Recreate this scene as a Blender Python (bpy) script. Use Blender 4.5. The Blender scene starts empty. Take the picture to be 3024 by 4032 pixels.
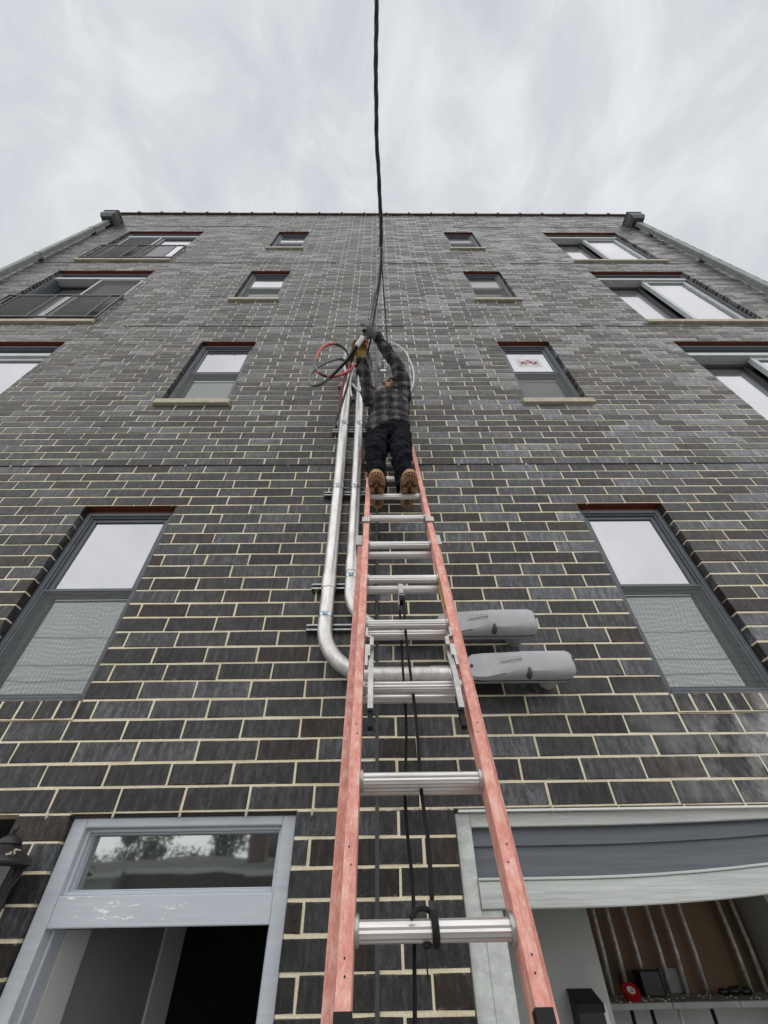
import bpy, bmesh, math, random
from mathutils import Vector, Matrix, noise
random.seed(7)
C = bpy.context.scene.collection
SC = bpy.context.scene

# ------------------------------------------------------------------ camera, world, sun, exposure
cam_d = bpy.data.cameras.new('camera')
cam = bpy.data.objects.new('camera', cam_d); C.objects.link(cam)
cam_d.sensor_fit = 'VERTICAL'; cam_d.sensor_height = 36.0
cam_d.lens = 36.0 * 1629 / 4032
cam_d.clip_start = 0.05; cam_d.clip_end = 2000
R = Vector((0.99989779, -0.00513306, -0.01334405))
U = Vector((0.0058617, -0.70410067, 0.71007598))
F = Vector((0.01304042, 0.71008162, 0.70399861))
cam.matrix_world = Matrix(((R.x, U.x, -F.x, 0), (R.y, U.y, -F.y, 0), (R.z, U.z, -F.z, 0), (0, 0, 0, 1)))
SC.camera = cam

w = bpy.data.worlds.new('World'); SC.world = w; w.use_nodes = True
nt = w.node_tree; nt.nodes.clear()
def wn(t, **k):
    n = nt.nodes.new(t)
    for a, b in k.items(): setattr(n, a, b)
    return n
SUN_ELEV, SUN_ROT = 58, 190
sky = wn('ShaderNodeTexSky', sky_type='NISHITA', sun_disc=False)
sky.sun_elevation = math.radians(SUN_ELEV); sky.sun_rotation = math.radians(SUN_ROT)
bg1 = wn('ShaderNodeBackground'); bg1.inputs[1].default_value = 0.1
nt.links.new(sky.outputs[0], bg1.inputs[0])
tc = wn('ShaderNodeTexCoord')
sep = wn('ShaderNodeSeparateXYZ'); nt.links.new(tc.outputs['Generated'], sep.inputs[0])
mx = wn('ShaderNodeMath', operation='MAXIMUM'); nt.links.new(sep.outputs[2], mx.inputs[0]); mx.inputs[1].default_value = 0.0
ad = wn('ShaderNodeMath', operation='ADD'); nt.links.new(mx.outputs[0], ad.inputs[0]); ad.inputs[1].default_value = 0.38
dx = wn('ShaderNodeMath', operation='DIVIDE'); nt.links.new(sep.outputs[0], dx.inputs[0]); nt.links.new(ad.outputs[0], dx.inputs[1])
dy = wn('ShaderNodeMath', operation='DIVIDE'); nt.links.new(sep.outputs[1], dy.inputs[0]); nt.links.new(ad.outputs[0], dy.inputs[1])
cb = wn('ShaderNodeCombineXYZ'); nt.links.new(dx.outputs[0], cb.inputs[0]); nt.links.new(dy.outputs[0], cb.inputs[1])
mp = wn('ShaderNodeMapping'); nt.links.new(tc.outputs['Generated'], mp.inputs[0])
mp.inputs['Location'].default_value = (3.1, 1.7, 0.0)
mp.inputs['Rotation'].default_value = (math.radians(20), math.radians(-25), math.radians(15)); mp.inputs['Scale'].default_value = (1.35, 1.1, 1.7)
n1 = wn('ShaderNodeTexNoise'); n1.inputs['Scale'].default_value = 3.3; n1.inputs['Detail'].default_value = 8; n1.inputs['Roughness'].default_value = 0.6; n1.inputs['Distortion'].default_value = 0.5
nt.links.new(mp.outputs[0], n1.inputs['Vector'])
n2 = wn('ShaderNodeTexNoise'); n2.inputs['Scale'].default_value = 1.3; n2.inputs['Detail'].default_value = 2
nt.links.new(tc.outputs['Generated'], n2.inputs['Vector'])
mxn = wn('ShaderNodeMix'); mxn.data_type = 'FLOAT'; mxn.inputs[0].default_value = 0.38
nt.links.new(n1.outputs[0], mxn.inputs[2]); nt.links.new(n2.outputs[0], mxn.inputs[3])
cr = wn('ShaderNodeValToRGB'); nt.links.new(mxn.outputs[0], cr.inputs[0])
e = cr.color_ramp.elements
e[0].position = 0.39; e[0].color = (0.60, 0.62, 0.665, 1)
e[1].position = 0.62; e[1].color = (0.86, 0.875, 0.895, 1)
m = e.new(0.5); m.color = (0.70, 0.72, 0.75, 1)
bg2 = wn('ShaderNodeBackground'); nt.links.new(cr.outputs[0], bg2.inputs[0]); bg2.inputs[1].default_value = 0.755
ms = wn('ShaderNodeMixShader'); ms.inputs[0].default_value = 0.95
nt.links.new(bg1.outputs[0], ms.inputs[1]); nt.links.new(bg2.outputs[0], ms.inputs[2])
ow = wn('ShaderNodeOutputWorld'); nt.links.new(ms.outputs[0], ow.inputs[0])

sd = bpy.data.lights.new('sun', 'SUN'); sd.energy = 1.5; sd.angle = math.radians(140); sd.color = (1.0, 0.975, 0.94)
so = bpy.data.objects.new('sun', sd); C.objects.link(so)
az = math.radians(SUN_ROT); el = math.radians(SUN_ELEV)
sdir = Vector((math.sin(az) * math.cos(el), math.cos(az) * math.cos(el), math.sin(el)))
so.rotation_euler = sdir.to_track_quat('Z', 'Y').to_euler()
so.location = (0, -10, 30)
SC.view_settings.view_transform = 'Standard'; SC.view_settings.look = 'None'
SC.view_settings.gamma = 1; SC.view_settings.use_curve_mapping = False
SC.view_settings.exposure = 0.42

# ------------------------------------------------------------------ material helpers
def mat(name, col, rough=0.6, metal=0.0, spec=0.5, nscale=0, namt=0.0, col2=None, bump=0.0, bscale=None, stretch=None, coat=0.0, ncut=(0.35, 0.65)):
    m = bpy.data.materials.new(name); m.use_nodes = True
    t = m.node_tree; b = t.nodes['Principled BSDF']
    b.inputs['Base Color'].default_value = (*col, 1); b.inputs['Roughness'].default_value = rough
    b.inputs['Metallic'].default_value = metal; b.inputs['Specular IOR Level'].default_value = spec
    if coat: b.inputs['Coat Weight'].default_value = coat
    if nscale:
        g = t.nodes.new('ShaderNodeNewGeometry'); mpn = t.nodes.new('ShaderNodeMapping')
        t.links.new(g.outputs['Position'], mpn.inputs[0])
        if stretch: mpn.inputs['Scale'].default_value = stretch
        n = t.nodes.new('ShaderNodeTexNoise'); n.inputs['Scale'].default_value = nscale; n.inputs['Detail'].default_value = 4; n.inputs['Roughness'].default_value = 0.65
        t.links.new(mpn.outputs[0], n.inputs['Vector'])
        r = t.nodes.new('ShaderNodeValToRGB'); t.links.new(n.outputs[0], r.inputs[0])
        r.color_ramp.elements[0].position = ncut[0]; r.color_ramp.elements[1].position = ncut[1]
        c2 = col2 if col2 else tuple(max(0, c * (1 - namt)) for c in col)
        r.color_ramp.elements[0].color = (*c2, 1); r.color_ramp.elements[1].color = (*col, 1)
        t.links.new(r.outputs[0], b.inputs['Base Color'])
        if bump:
            bn = t.nodes.new('ShaderNodeTexNoise'); bn.inputs['Scale'].default_value = bscale or nscale * 2; bn.inputs['Detail'].default_value = 5
            t.links.new(mpn.outputs[0], bn.inputs['Vector'])
            bp = t.nodes.new('ShaderNodeBump'); bp.inputs['Strength'].default_value = bump; bp.inputs['Distance'].default_value = 0.004
            t.links.new(bn.outputs[0], bp.inputs['Height']); t.links.new(bp.outputs[0], b.inputs['Normal'])
    return m

class NB:      # tiny node builder
    def __init__(s, m):
        s.t = m.node_tree; s.b = s.t.nodes['Principled BSDF']
    def n(s, t, ins=None, **k):
        x = s.t.nodes.new(t)
        for a, b in k.items(): setattr(x, a, b)
        if ins:
            for key, v in ins.items():
                if isinstance(v, bpy.types.NodeSocket): s.t.links.new(v, x.inputs[key])
                else: x.inputs[key].default_value = v
        return x
    def math(s, op, a, b=0.0, clamp=False):
        return s.n('ShaderNodeMath', {0: a, 1: b}, operation=op, use_clamp=clamp).outputs[0]
    def mix(s, f, a, b):
        x = s.t.nodes.new('ShaderNodeMix'); x.data_type = 'RGBA'
        for i, v in ((0, f), (6, a), (7, b)):
            if isinstance(v, bpy.types.NodeSocket): s.t.links.new(v, x.inputs[i])
            else: x.inputs[i].default_value = v if i == 0 else (*v, 1)
        return x.outputs[2]
    def ramp(s, f, stops):
        x = s.t.nodes.new('ShaderNodeValToRGB'); s.t.links.new(f, x.inputs[0])
        el = x.color_ramp.elements
        while len(el) < len(stops): el.new(0.5)
        for e_, (p, c) in zip(el, stops): e_.position = p; e_.color = (*c, 1) if len(c) == 3 else c
        return x.outputs[0]

def noise_n(nb, vec, scale, detail=4, rough=0.6, stretch=None, dist=0.0):
    if stretch:
        vec = nb.n('ShaderNodeMapping', {0: vec, 'Scale': stretch}).outputs[0]
    return nb.n('ShaderNodeTexNoise', {'Vector': vec, 'Scale': scale, 'Detail': detail, 'Roughness': rough, 'Distortion': dist}).outputs[0]

# brick: iron-spot black clay, per-brick tone from the mesh attribute
def brick_mat():
    m = bpy.data.materials.new('brick_clay'); m.use_nodes = True; nb = NB(m)
    P = nb.n('ShaderNodeNewGeometry').outputs['Position']
    tone = nb.n('ShaderNodeAttribute', attribute_name='tone').outputs['Fac']
    base = nb.ramp(tone, [(0.0, (0.020, 0.0145, 0.0125)), (0.10, (0.034, 0.025, 0.021)), (0.16, (0.021, 0.020, 0.020)), (0.45, (0.032, 0.0315, 0.0315)), (0.75, (0.058, 0.060, 0.064)), (1.0, (0.115, 0.124, 0.140))])
    streak = noise_n(nb, P, 15, 7, 0.75, (2.4, 1, 0.6))
    blot = noise_n(nb, P, 5.5, 3, 0.5)
    speck = noise_n(nb, P, 70, 3, 0.7)
    k = nb.ramp(streak, [(0.36, (0.5, 0.5, 0.5)), (0.50, (1.0, 1.0, 1.0)), (0.66, (2.4, 2.45, 2.6))])
    c = nb.n('ShaderNodeMixRGB', {0: 1.0, 1: base, 2: k}, blend_type='MULTIPLY').outputs[0]
    sp = nb.ramp(speck, [(0.34, (0.35, 0.35, 0.35)), (0.46, (1, 1, 1))])
    c = nb.n('ShaderNodeMixRGB', {0: 0.8, 1: c, 2: sp}, blend_type='MULTIPLY').outputs[0]
    big = nb.ramp(noise_n(nb, P, 0.9, 4, 0.6, (1.6, 1, 0.5)), [(0.35, (0.78, 0.775, 0.77)), (0.65, (1.30, 1.26, 1.20))])
    c = nb.n('ShaderNodeMixRGB', {0: 1.0, 1: c, 2: big}, blend_type='MULTIPLY').outputs[0]
    # mortar smeared over the lower and upper arrises
    zf = nb.math('FRACT', nb.math('DIVIDE', nb.math('SUBTRACT', nb.n('ShaderNodeSeparateXYZ', {0: P}).outputs[2], 0.373), 0.1016))
    ed = nb.math('MULTIPLY', nb.math('SUBTRACT', nb.math('ABSOLUTE', nb.math('SUBTRACT', zf, 0.5)), 0.36), 9.0, True)
    sm_ = nb.math('MULTIPLY', ed, nb.ramp(noise_n(nb, P, 38, 4, 0.7), [(0.56, (0, 0, 0)), (0.66, (0.8, 0.8, 0.8))]))
    c = nb.mix(sm_, c, (0.36, 0.32, 0.25))
    # pale bloom on some bricks
    bf = nb.ramp(blot, [(0.55, (0, 0, 0)), (0.75, (1, 1, 1))])
    bf = nb.math('MULTIPLY', bf, nb.math('MULTIPLY', tone, 0.5))
    c = nb.mix(bf, c, (0.085, 0.09, 0.10))
    c = stain(nb, P, c, 0.5)
    nb.t.links.new(c, nb.b.inputs['Base Color'])
    rg = nb.math('SUBTRACT', nb.ramp(streak, [(0.35, (0.56, 0.56, 0.56)), (0.62, (0.38, 0.38, 0.38))]), nb.math('MULTIPLY', tone, 0.14))
    nb.t.links.new(rg, nb.b.inputs['Roughness'])
    nb.b.inputs['Specular IOR Level'].default_value = 0.36
    bp = nb.n('ShaderNodeBump', {'Strength': 0.55, 'Distance': 0.003, 'Height': nb.n('ShaderNodeMixRGB', {0: 0.5, 1: speck, 2: streak}).outputs[0]})
    nb.t.links.new(bp.outputs[0], nb.b.inputs['Normal'])
    return m

def stain(nb, P, c, amt):      # lime bloom on the brickwork right of the second-floor window, plus faint streaks
    s = nb.n('ShaderNodeSeparateXYZ', {0: P})
    x, z = s.outputs[0], s.outputs[2]
    a = nb.math('MULTIPLY', nb.math('SUBTRACT', x, 1.25), 1.2, True)
    b = nb.math('MULTIPLY', nb.math('SUBTRACT', 0.98, z), 4.0, True)
    g = nb.math('MULTIPLY', nb.math('SUBTRACT', z, 0.36), 20.0, True)
    n = noise_n(nb, P, 7, 5, 0.7, (1, 1, 0.6))
    nr = nb.ramp(n, [(0.40, (0, 0, 0)), (0.60, (1, 1, 1))])
    f = nb.math('MULTIPLY', nb.math('MULTIPLY', a, b), nb.math('MULTIPLY', g, nb.math('MULTIPLY', nr, amt)))
    return nb.mix(f, c, (0.62, 0.62, 0.60))

def mortar_mat():
    m = bpy.data.materials.new('mortar_joint'); m.use_nodes = True; nb = NB(m)
    P = nb.n('ShaderNodeNewGeometry').outputs['Position']
    n = noise_n(nb, P, 6, 5, 0.65); n2 = noise_n(nb, P, 160, 2, 0.6)
    c = nb.ramp(n, [(0.3, (0.70, 0.60, 0.42)), (0.5, (0.87, 0.78, 0.565)), (0.72, (0.90, 0.85, 0.70))])
    g = nb.ramp(n2, [(0.3, (0.7, 0.7, 0.7)), (0.55, (1, 1, 1))])
    c = nb.n('ShaderNodeMixRGB', {0: 0.8, 1: c, 2: g}, blend_type='MULTIPLY').outputs[0]
    s = nb.n('ShaderNodeSeparateXYZ', {0: P})
    c = stain(nb, P, c, 1.0)
    nb.t.links.new(c, nb.b.inputs['Base Color']); nb.b.inputs['Roughness'].default_value = 0.9
    bp = nb.n('ShaderNodeBump', {'Strength': 0.7, 'Distance': 0.004, 'Height': n2})
    nb.t.links.new(bp.outputs[0], nb.b.inputs['Normal'])
    return m

def pane_mat(name, refl, tint, dark):
    m = bpy.data.materials.new(name); m.use_nodes = True; nb = NB(m)
    P = nb.n('ShaderNodeNewGeometry').outputs['Position']
    nb.b.inputs['Base Color'].default_value = (*dark, 1); nb.b.inputs['Roughness'].default_value = 0.25
    gl = nb.n('ShaderNodeBsdfGlossy', {'Color': (*tint, 1), 'Roughness': 0.03})
    wv = noise_n(nb, P, 2.2, 2, 0.5)
    bp = nb.n('ShaderNodeBump', {'Strength': 0.05, 'Distance': 0.02, 'Height': wv}); nb.t.links.new(bp.outputs[0], gl.inputs['Normal'])
    dirt = nb.ramp(noise_n(nb, P, 1.3, 3, 0.5, (1.4, 1, 0.7)), [(0.3, (0.90,) * 3), (0.7, (1.06,) * 3)])
    mxs = nb.n('ShaderNodeMixShader', {0: nb.math('MULTIPLY', dirt, refl), 1: nb.b.outputs[0], 2: gl.outputs[0]})
    nb.t.links.new(mxs.outputs[0], nb.t.nodes['Material Output'].inputs[0])
    return m

def mesh_screen_mat(name, col, alpha, wav):
    m = bpy.data.materials.new(name); m.use_nodes = True; nb = NB(m)
    P = nb.n('ShaderNodeNewGeometry').outputs['Position']
    s = nb.n('ShaderNodeSeparateXYZ', {0: P})
    # woven wires beating against each other: two sets of fine wavy threads
    d = noise_n(nb, P, 3.0, 2, 0.5)
    xx = nb.math('ADD', s.outputs[0], nb.math('MULTIPLY', d, 0.16)); zz = nb.math('ADD', s.outputs[2], nb.math('MULTIPLY', d, 0.20))
    a = nb.math('SINE', nb.math('MULTIPLY', xx, 230.0)); b = nb.math('SINE', nb.math('MULTIPLY', zz, 190.0))
    k = nb.math('ADD', nb.math('MULTIPLY', nb.math('ADD', a, b), wav), alpha)
    nb.b.inputs['Base Color'].default_value = (*col, 1); nb.b.inputs['Roughness'].default_value = 0.7
    tr = nb.n('ShaderNodeBsdfTransparent')
    mxs = nb.n('ShaderNodeMixShader', {0: k, 1: tr.outputs[0], 2: nb.b.outputs[0]})
    nb.t.links.new(mxs.outputs[0], nb.t.nodes['Material Output'].inputs[0])
    return m

def chip_paint_mat():
    m = bpy.data.materials.new('chipped_blue_grey_paint'); m.use_nodes = True; nb = NB(m)
    P = nb.n('ShaderNodeNewGeometry').outputs['Position']
    s = nb.n('ShaderNodeSeparateXYZ', {0: P})
    n = noise_n(nb, P, 34, 6, 0.75, (0.4, 1, 2.0)); g = noise_n(nb, P, 26, 4, 0.6, (0.12, 1, 2.2))
    c = nb.ramp(g, [(0.3, (0.49, 0.53, 0.575)), (0.7, (0.56, 0.60, 0.645))])
    # chips gather along the rail face
    band = nb.math('SUBTRACT', 1.0, nb.math('MULTIPLY', nb.math('ABSOLUTE', nb.math('SUBTRACT', s.outputs[2], 0.055)), 22.0), True)
    bl = nb.math('SUBTRACT', 1.0, nb.math('MULTIPLY', nb.math('ABSOLUTE', nb.math('ADD', s.outputs[0], 1.14)), 3.4), True)
    br = nb.math('MULTIPLY', nb.math('SUBTRACT', 1.0, nb.math('MULTIPLY', nb.math('ABSOLUTE', nb.math('ADD', s.outputs[0], 0.86)), 6.0), True), 0.8)
    n = nb.math('ADD', n, nb.math('MULTIPLY', nb.math('SUBTRACT', nb.math('MAXIMUM', bl, br), 0.75), 0.16))
    ch = nb.math('MULTIPLY', nb.ramp(n, [(0.575, (0, 0, 0)), (0.595, (1, 1, 1))]), nb.math('GREATER_THAN', band, 0.15))
    c = nb.mix(ch, c, (0.85, 0.85, 0.82))
    nb.t.links.new(c, nb.b.inputs['Base Color']); nb.b.inputs['Roughness'].default_value = 0.5
    bp = nb.n('ShaderNodeBump', {'Strength': 0.25, 'Distance': 0.002, 'Height': g}); nb.t.links.new(bp.outputs[0], nb.b.inputs['Normal'])
    return m

def plaid_mat():
    m = bpy.data.materials.new('plaid_flannel'); m.use_nodes = True; nb = NB(m)
    P = nb.n('ShaderNodeNewGeometry').outputs['Position']
    wob = noise_n(nb, P, 9, 2, 0.5)
    s = nb.n('ShaderNodeSeparateXYZ', {0: P})
    off = nb.math('MULTIPLY', wob, 0.035)
    X = nb.math('ADD', s.outputs[0], off); Z = nb.math('ADD', nb.math('SUBTRACT', s.outputs[2], nb.math('MULTIPLY', s.outputs[1], 0.45)), off)
    def bars(v, per, duty):
        f = nb.math('FRACT', nb.math('DIVIDE', v, per)); return nb.math('LESS_THAN', f, duty)
    bx_ = bars(X, 0.10, 0.5); bz_ = bars(Z, 0.115, 0.5)
    t = nb.math('MULTIPLY', nb.math('ADD', bx_, bz_), 0.5)
    c = nb.ramp(t, [(0.2, (0.090, 0.088, 0.090)), (0.5, (0.024, 0.022, 0.024)), (0.8, (0.004, 0.0035, 0.004))])
    ln = nb.math('MAXIMUM', bars(nb.math('ADD', X, 0.024), 0.10, 0.06), bars(nb.math('ADD', Z, 0.025), 0.115, 0.04))
    c = nb.mix(nb.math('MULTIPLY', ln, 0.45), c, (0.20, 0.20, 0.20))
    rd = nb.ramp(noise_n(nb, P, 6, 2, 0.5), [(0.5, (0, 0, 0)), (0.7, (1, 1, 1))])
    c = nb.mix(nb.math('MULTIPLY', rd, 0.35), c, (0.05, 0.026, 0.03))
    nb.t.links.new(c, nb.b.inputs['Base Color']); nb.b.inputs['Roughness'].default_value = 0.9
    return m

def fibre_mat():
    m = bpy.data.materials.new('worn_red_fibreglass'); m.use_nodes = True; nb = NB(m)
    P = nb.n('ShaderNodeNewGeometry').outputs['Position']
    a = noise_n(nb, P, 42, 5, 0.7, (1, 1, 0.45)); f = noise_n(nb, P, 130, 3, 0.7, (1.4, 1, 0.25)); d = noise_n(nb, P, 5, 6, 0.75, (1, 1, 0.5))
    c = nb.ramp(a, [(0.38, (0.62, 0.235, 0.185)), (0.52, (0.72, 0.325, 0.26)), (0.64, (0.80, 0.47, 0.40))])
    fb = nb.ramp(f, [(0.55, (0, 0, 0)), (0.70, (0.55, 0.55, 0.55))]); c = nb.mix(fb, c, (0.85, 0.66, 0.60))
    dd = nb.ramp(d, [(0.60, (0, 0, 0)), (0.80, (0.55, 0.55, 0.55))]); c = nb.mix(dd, c, (0.28, 0.16, 0.13))
    nb.t.links.new(c, nb.b.inputs['Base Color']); nb.b.inputs['Roughness'].default_value = 0.6
    bp = nb.n('ShaderNodeBump', {'Strength': 0.25, 'Distance': 0.002, 'Height': f}); nb.t.links.new(bp.outputs[0], nb.b.inputs['Normal'])
    return m

M = dict(
    brick=brick_mat(), mortar=mortar_mat(),
    slate=mat('slate_window_frame', (0.105, 0.118, 0.132), 0.42, nscale=12, namt=0.18),
    slate_dark=mat('dark_sash', (0.030, 0.033, 0.038), 0.4, nscale=10, namt=0.2),
    alu=mat('pale_aluminium_frame', (0.50, 0.53, 0.54), 0.38, nscale=9, namt=0.15),
    pane=pane_mat('reflecting_pane', 0.40, (0.93, 0.93, 0.965), (0.03, 0.034, 0.036)),
    pane_low=pane_mat('lower_reflecting_pane', 0.46, (0.86, 0.93, 0.90), (0.04, 0.045, 0.042)),
    pane_dim=pane_mat('dim_pane', 0.16, (0.9, 0.95, 0.93), (0.012, 0.014, 0.015)),
    transom=pane_mat('clear_transom_pane', 0.42, (0.9, 0.96, 0.93), (0.02, 0.024, 0.023)),
    screen=mesh_screen_mat('insect_screen', (0.14, 0.15, 0.145), 0.42, 0.06),
    guard=mesh_screen_mat('perforated_guard_mesh', (0.012, 0.012, 0.014), 0.72, 0.07),
    shade=mesh_screen_mat('dark_door_screen', (0.035, 0.036, 0.038), 0.75, 0.03),
    black=mat('black_metal', (0.012, 0.012, 0.013), 0.45, nscale=20, namt=0.3),
    lime=mat('limestone_sill', (0.52, 0.475, 0.37), 0.85, nscale=14, namt=0.25, bump=0.3),
    redox=mat('red_oxide_steel', (0.17, 0.038, 0.022), 0.65, nscale=20, namt=0.45, bump=0.3),
    redox_dark=mat('brown_flashing', (0.030, 0.017, 0.015), 0.6, nscale=15, namt=0.4),
    coping=mat('glazed_clay_coping', (0.14, 0.062, 0.045), 0.45, nscale=7, namt=0.5),
    galv=mat('green_grey_downspout', (0.20, 0.235, 0.215), 0.5, nscale=6, namt=0.3),
    galv_dark=mat('dark_grey_sheet', (0.055, 0.060, 0.060), 0.55, nscale=8, namt=0.3),
    paint=chip_paint_mat(),
    trimwood=mat('pale_grey_trim_board', (0.60, 0.63, 0.60), 0.6, nscale=16, namt=0.25, bump=0.9, bscale=40, stretch=(0.12, 1, 2.0)),
    trimwood_v=mat('pale_grey_upright_board', (0.64, 0.67, 0.64), 0.6, nscale=16, namt=0.25, bump=0.6, bscale=40, stretch=(1.0, 1, 1.6)),
    siding=mat('slate_lap_siding', (0.118, 0.130, 0.150), 0.55, nscale=16, namt=0.25, bump=0.6, bscale=36, stretch=(0.1, 1, 2.2)),
    steel=mat('galvanised_conduit', (0.84, 0.83, 0.81), 0.40, metal=0.72, nscale=26, namt=0.45, bump=0.12, bscale=60, stretch=(1, 1, 0.35), col2=(0.62, 0.60, 0.57)),
    steel2=mat('zinc_strut', (0.42, 0.43, 0.44), 0.35, metal=0.95, nscale=30, namt=0.35),
    clamp=mat('bright_zinc_clamp', (0.55, 0.64, 0.72), 0.22, metal=1.0, nscale=40, namt=0.2),
    castgrey=mat('grey_cast_aluminium_paint', (0.46, 0.475, 0.49), 0.42, nscale=8, namt=0.14, bump=0.05, bscale=150),
    rod=mat('pale_worn_rod', (0.80, 0.80, 0.76), 0.45, metal=0.3, nscale=30, namt=0.5),
    letter=mat('raised_grey_lettering', (0.20, 0.21, 0.22), 0.5),
    rubber=mat('black_gasket', (0.006, 0.006, 0.007), 0.6),
    alur=mat('ribbed_aluminium_rung', (0.78, 0.765, 0.74), 0.34, metal=0.75, nscale=18, namt=0.3, stretch=(0.15, 1, 3.0), col2=(0.54, 0.52, 0.50)),
    aluc=mat('cast_aluminium_bracket', (0.52, 0.51, 0.49), 0.42, metal=0.8, nscale=25, namt=0.3),
    fibre=fibre_mat(),
    capblk=mat('black_plastic_cap', (0.006, 0.005, 0.006), 0.55, spec=0.3),
    yellow=mat('yellow_warning_sticker', (0.50, 0.42, 0.05), 0.5, nscale=120, ncut=(0.42, 0.47), col2=(0.05, 0.05, 0.02)),
    rope=mat('black_rope', (0.010, 0.010, 0.011), 0.9, nscale=300, namt=0.5, bump=0.6, bscale=400),
    cable=mat('black_cable_jacket', (0.013, 0.013, 0.014), 0.5, nscale=20, namt=0.3),
    cablegrey=mat('grey_weathered_cable', (0.11, 0.125, 0.14), 0.5, nscale=30, namt=0.3),
    cablered=mat('red_phase_tape', (0.55, 0.055, 0.045), 0.45, nscale=20, namt=0.25),
    cabledred=mat('deep_red_cable', (0.20, 0.012, 0.014), 0.5, nscale=20, namt=0.3),
    cablewhite=mat('white_cable_jacket', (0.68, 0.70, 0.68), 0.5, nscale=14, namt=0.18),
    bare=mat('bare_weathered_wire', (0.16, 0.13, 0.10), 0.5, metal=0.6, nscale=50, namt=0.3),
    caulk=mat('grey_joint_sealant', (0.060, 0.062, 0.058), 0.6, nscale=10, namt=0.3),
    thincond=mat('thin_grey_conduit', (0.13, 0.14, 0.14), 0.5, nscale=10, namt=0.3),
    plaid=plaid_mat(),
    denim=mat('dark_navy_trousers', (0.0065, 0.008, 0.0125), 0.95, spec=0.2, nscale=30, namt=0.4, bump=0.5, bscale=25),
    belt=mat('black_undershirt', (0.006, 0.006, 0.007), 0.9),
    skin=mat('skin', (0.50, 0.30, 0.22), 0.55, nscale=30, namt=0.15),
    beard=mat('short_dark_beard', (0.16, 0.09, 0.06), 0.85, nscale=150, namt=0.5),
    hair=mat('dark_hair', (0.02, 0.013, 0.010), 0.7, nscale=60, namt=0.4),
    eyeb=mat('eye', (0.02, 0.015, 0.012), 0.3),
    glove_b=mat('mustard_leather_glove', (0.26, 0.155, 0.022), 0.85, nscale=40, namt=0.6, bump=0.6, bscale=60),
    glove_g=mat('grey_knit_glove', (0.16, 0.165, 0.16), 0.9, nscale=60, namt=0.4, bump=0.5, bscale=180),
    glove_g2=mat('black_rubber_palm', (0.02, 0.022, 0.021), 0.6, nscale=50, namt=0.4),
    bootl=mat('wheat_boot_leather', (0.48, 0.29, 0.125), 0.75, nscale=20, namt=0.3),
    sole=mat('dark_brown_sole', (0.085, 0.040, 0.020), 0.8, nscale=20, namt=0.3),
    lug=mat('gum_rubber_lug', (0.50, 0.30, 0.165), 0.65, nscale=14, namt=0.35),
    lantern=mat('black_lantern_metal', (0.030, 0.026, 0.028), 0.42, nscale=14, namt=0.4),
    splat=mat('dried_mortar', (0.62, 0.58, 0.48), 0.95, nscale=60, namt=0.3, bump=0.5),
    white=mat('white_plastic', (0.75, 0.76, 0.74), 0.4),
    hallwhite=mat('pale_grey_door_stile', (0.60, 0.60, 0.58), 0.5, nscale=4, namt=0.08),
    hallgrey=mat('grey_door_panel', (0.25, 0.26, 0.245), 0.5, nscale=3, namt=0.1),
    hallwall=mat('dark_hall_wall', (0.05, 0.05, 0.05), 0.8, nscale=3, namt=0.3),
    garwall=mat('grey_garage_wall', (0.46, 0.48, 0.46), 0.7, nscale=4, namt=0.10),
    plywood=mat('brown_plywood', (0.25, 0.17, 0.10), 0.8, nscale=3, namt=0.35, stretch=(1, 1, 0.3)),
    shelf=mat('grey_shelf_board', (0.33, 0.34, 0.33), 0.6, nscale=10, namt=0.2),
    tapered=mat('red_tape_roll', (0.40, 0.010, 0.016), 0.35),
    paper=mat('veiled_paper_sign', (0.62, 0.64, 0.66), 0.8),
    redprint=mat('red_print', (0.52, 0.30, 0.31), 0.8),  # paper and print dulled to carry the veil of the glass
    concrete=mat('alley_concrete', (0.36, 0.35, 0.33), 0.9, nscale=1.2, namt=0.25, bump=0.3),
    redbrick=mat('old_red_brick', (0.15, 0.095, 0.075), 0.85, nscale=9, namt=0.4),
    shingle=mat('grey_roof_shingle', (0.10, 0.095, 0.09), 0.9, nscale=14, namt=0.4, stretch=(1, 1, 4)),
    vinyl=mat('pale_vinyl_siding', (0.50, 0.52, 0.49), 0.7, nscale=8, namt=0.1),
    bark=mat('bark', (0.06, 0.045, 0.03), 0.95, nscale=14, namt=0.5),
    leaf=mat('leaf', (0.045, 0.075, 0.02), 0.6, nscale=3, namt=0.5),
    roofmem=mat('roof_membrane', (0.2, 0.2, 0.2), 0.9, nscale=2, namt=0.2),
)

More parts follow.
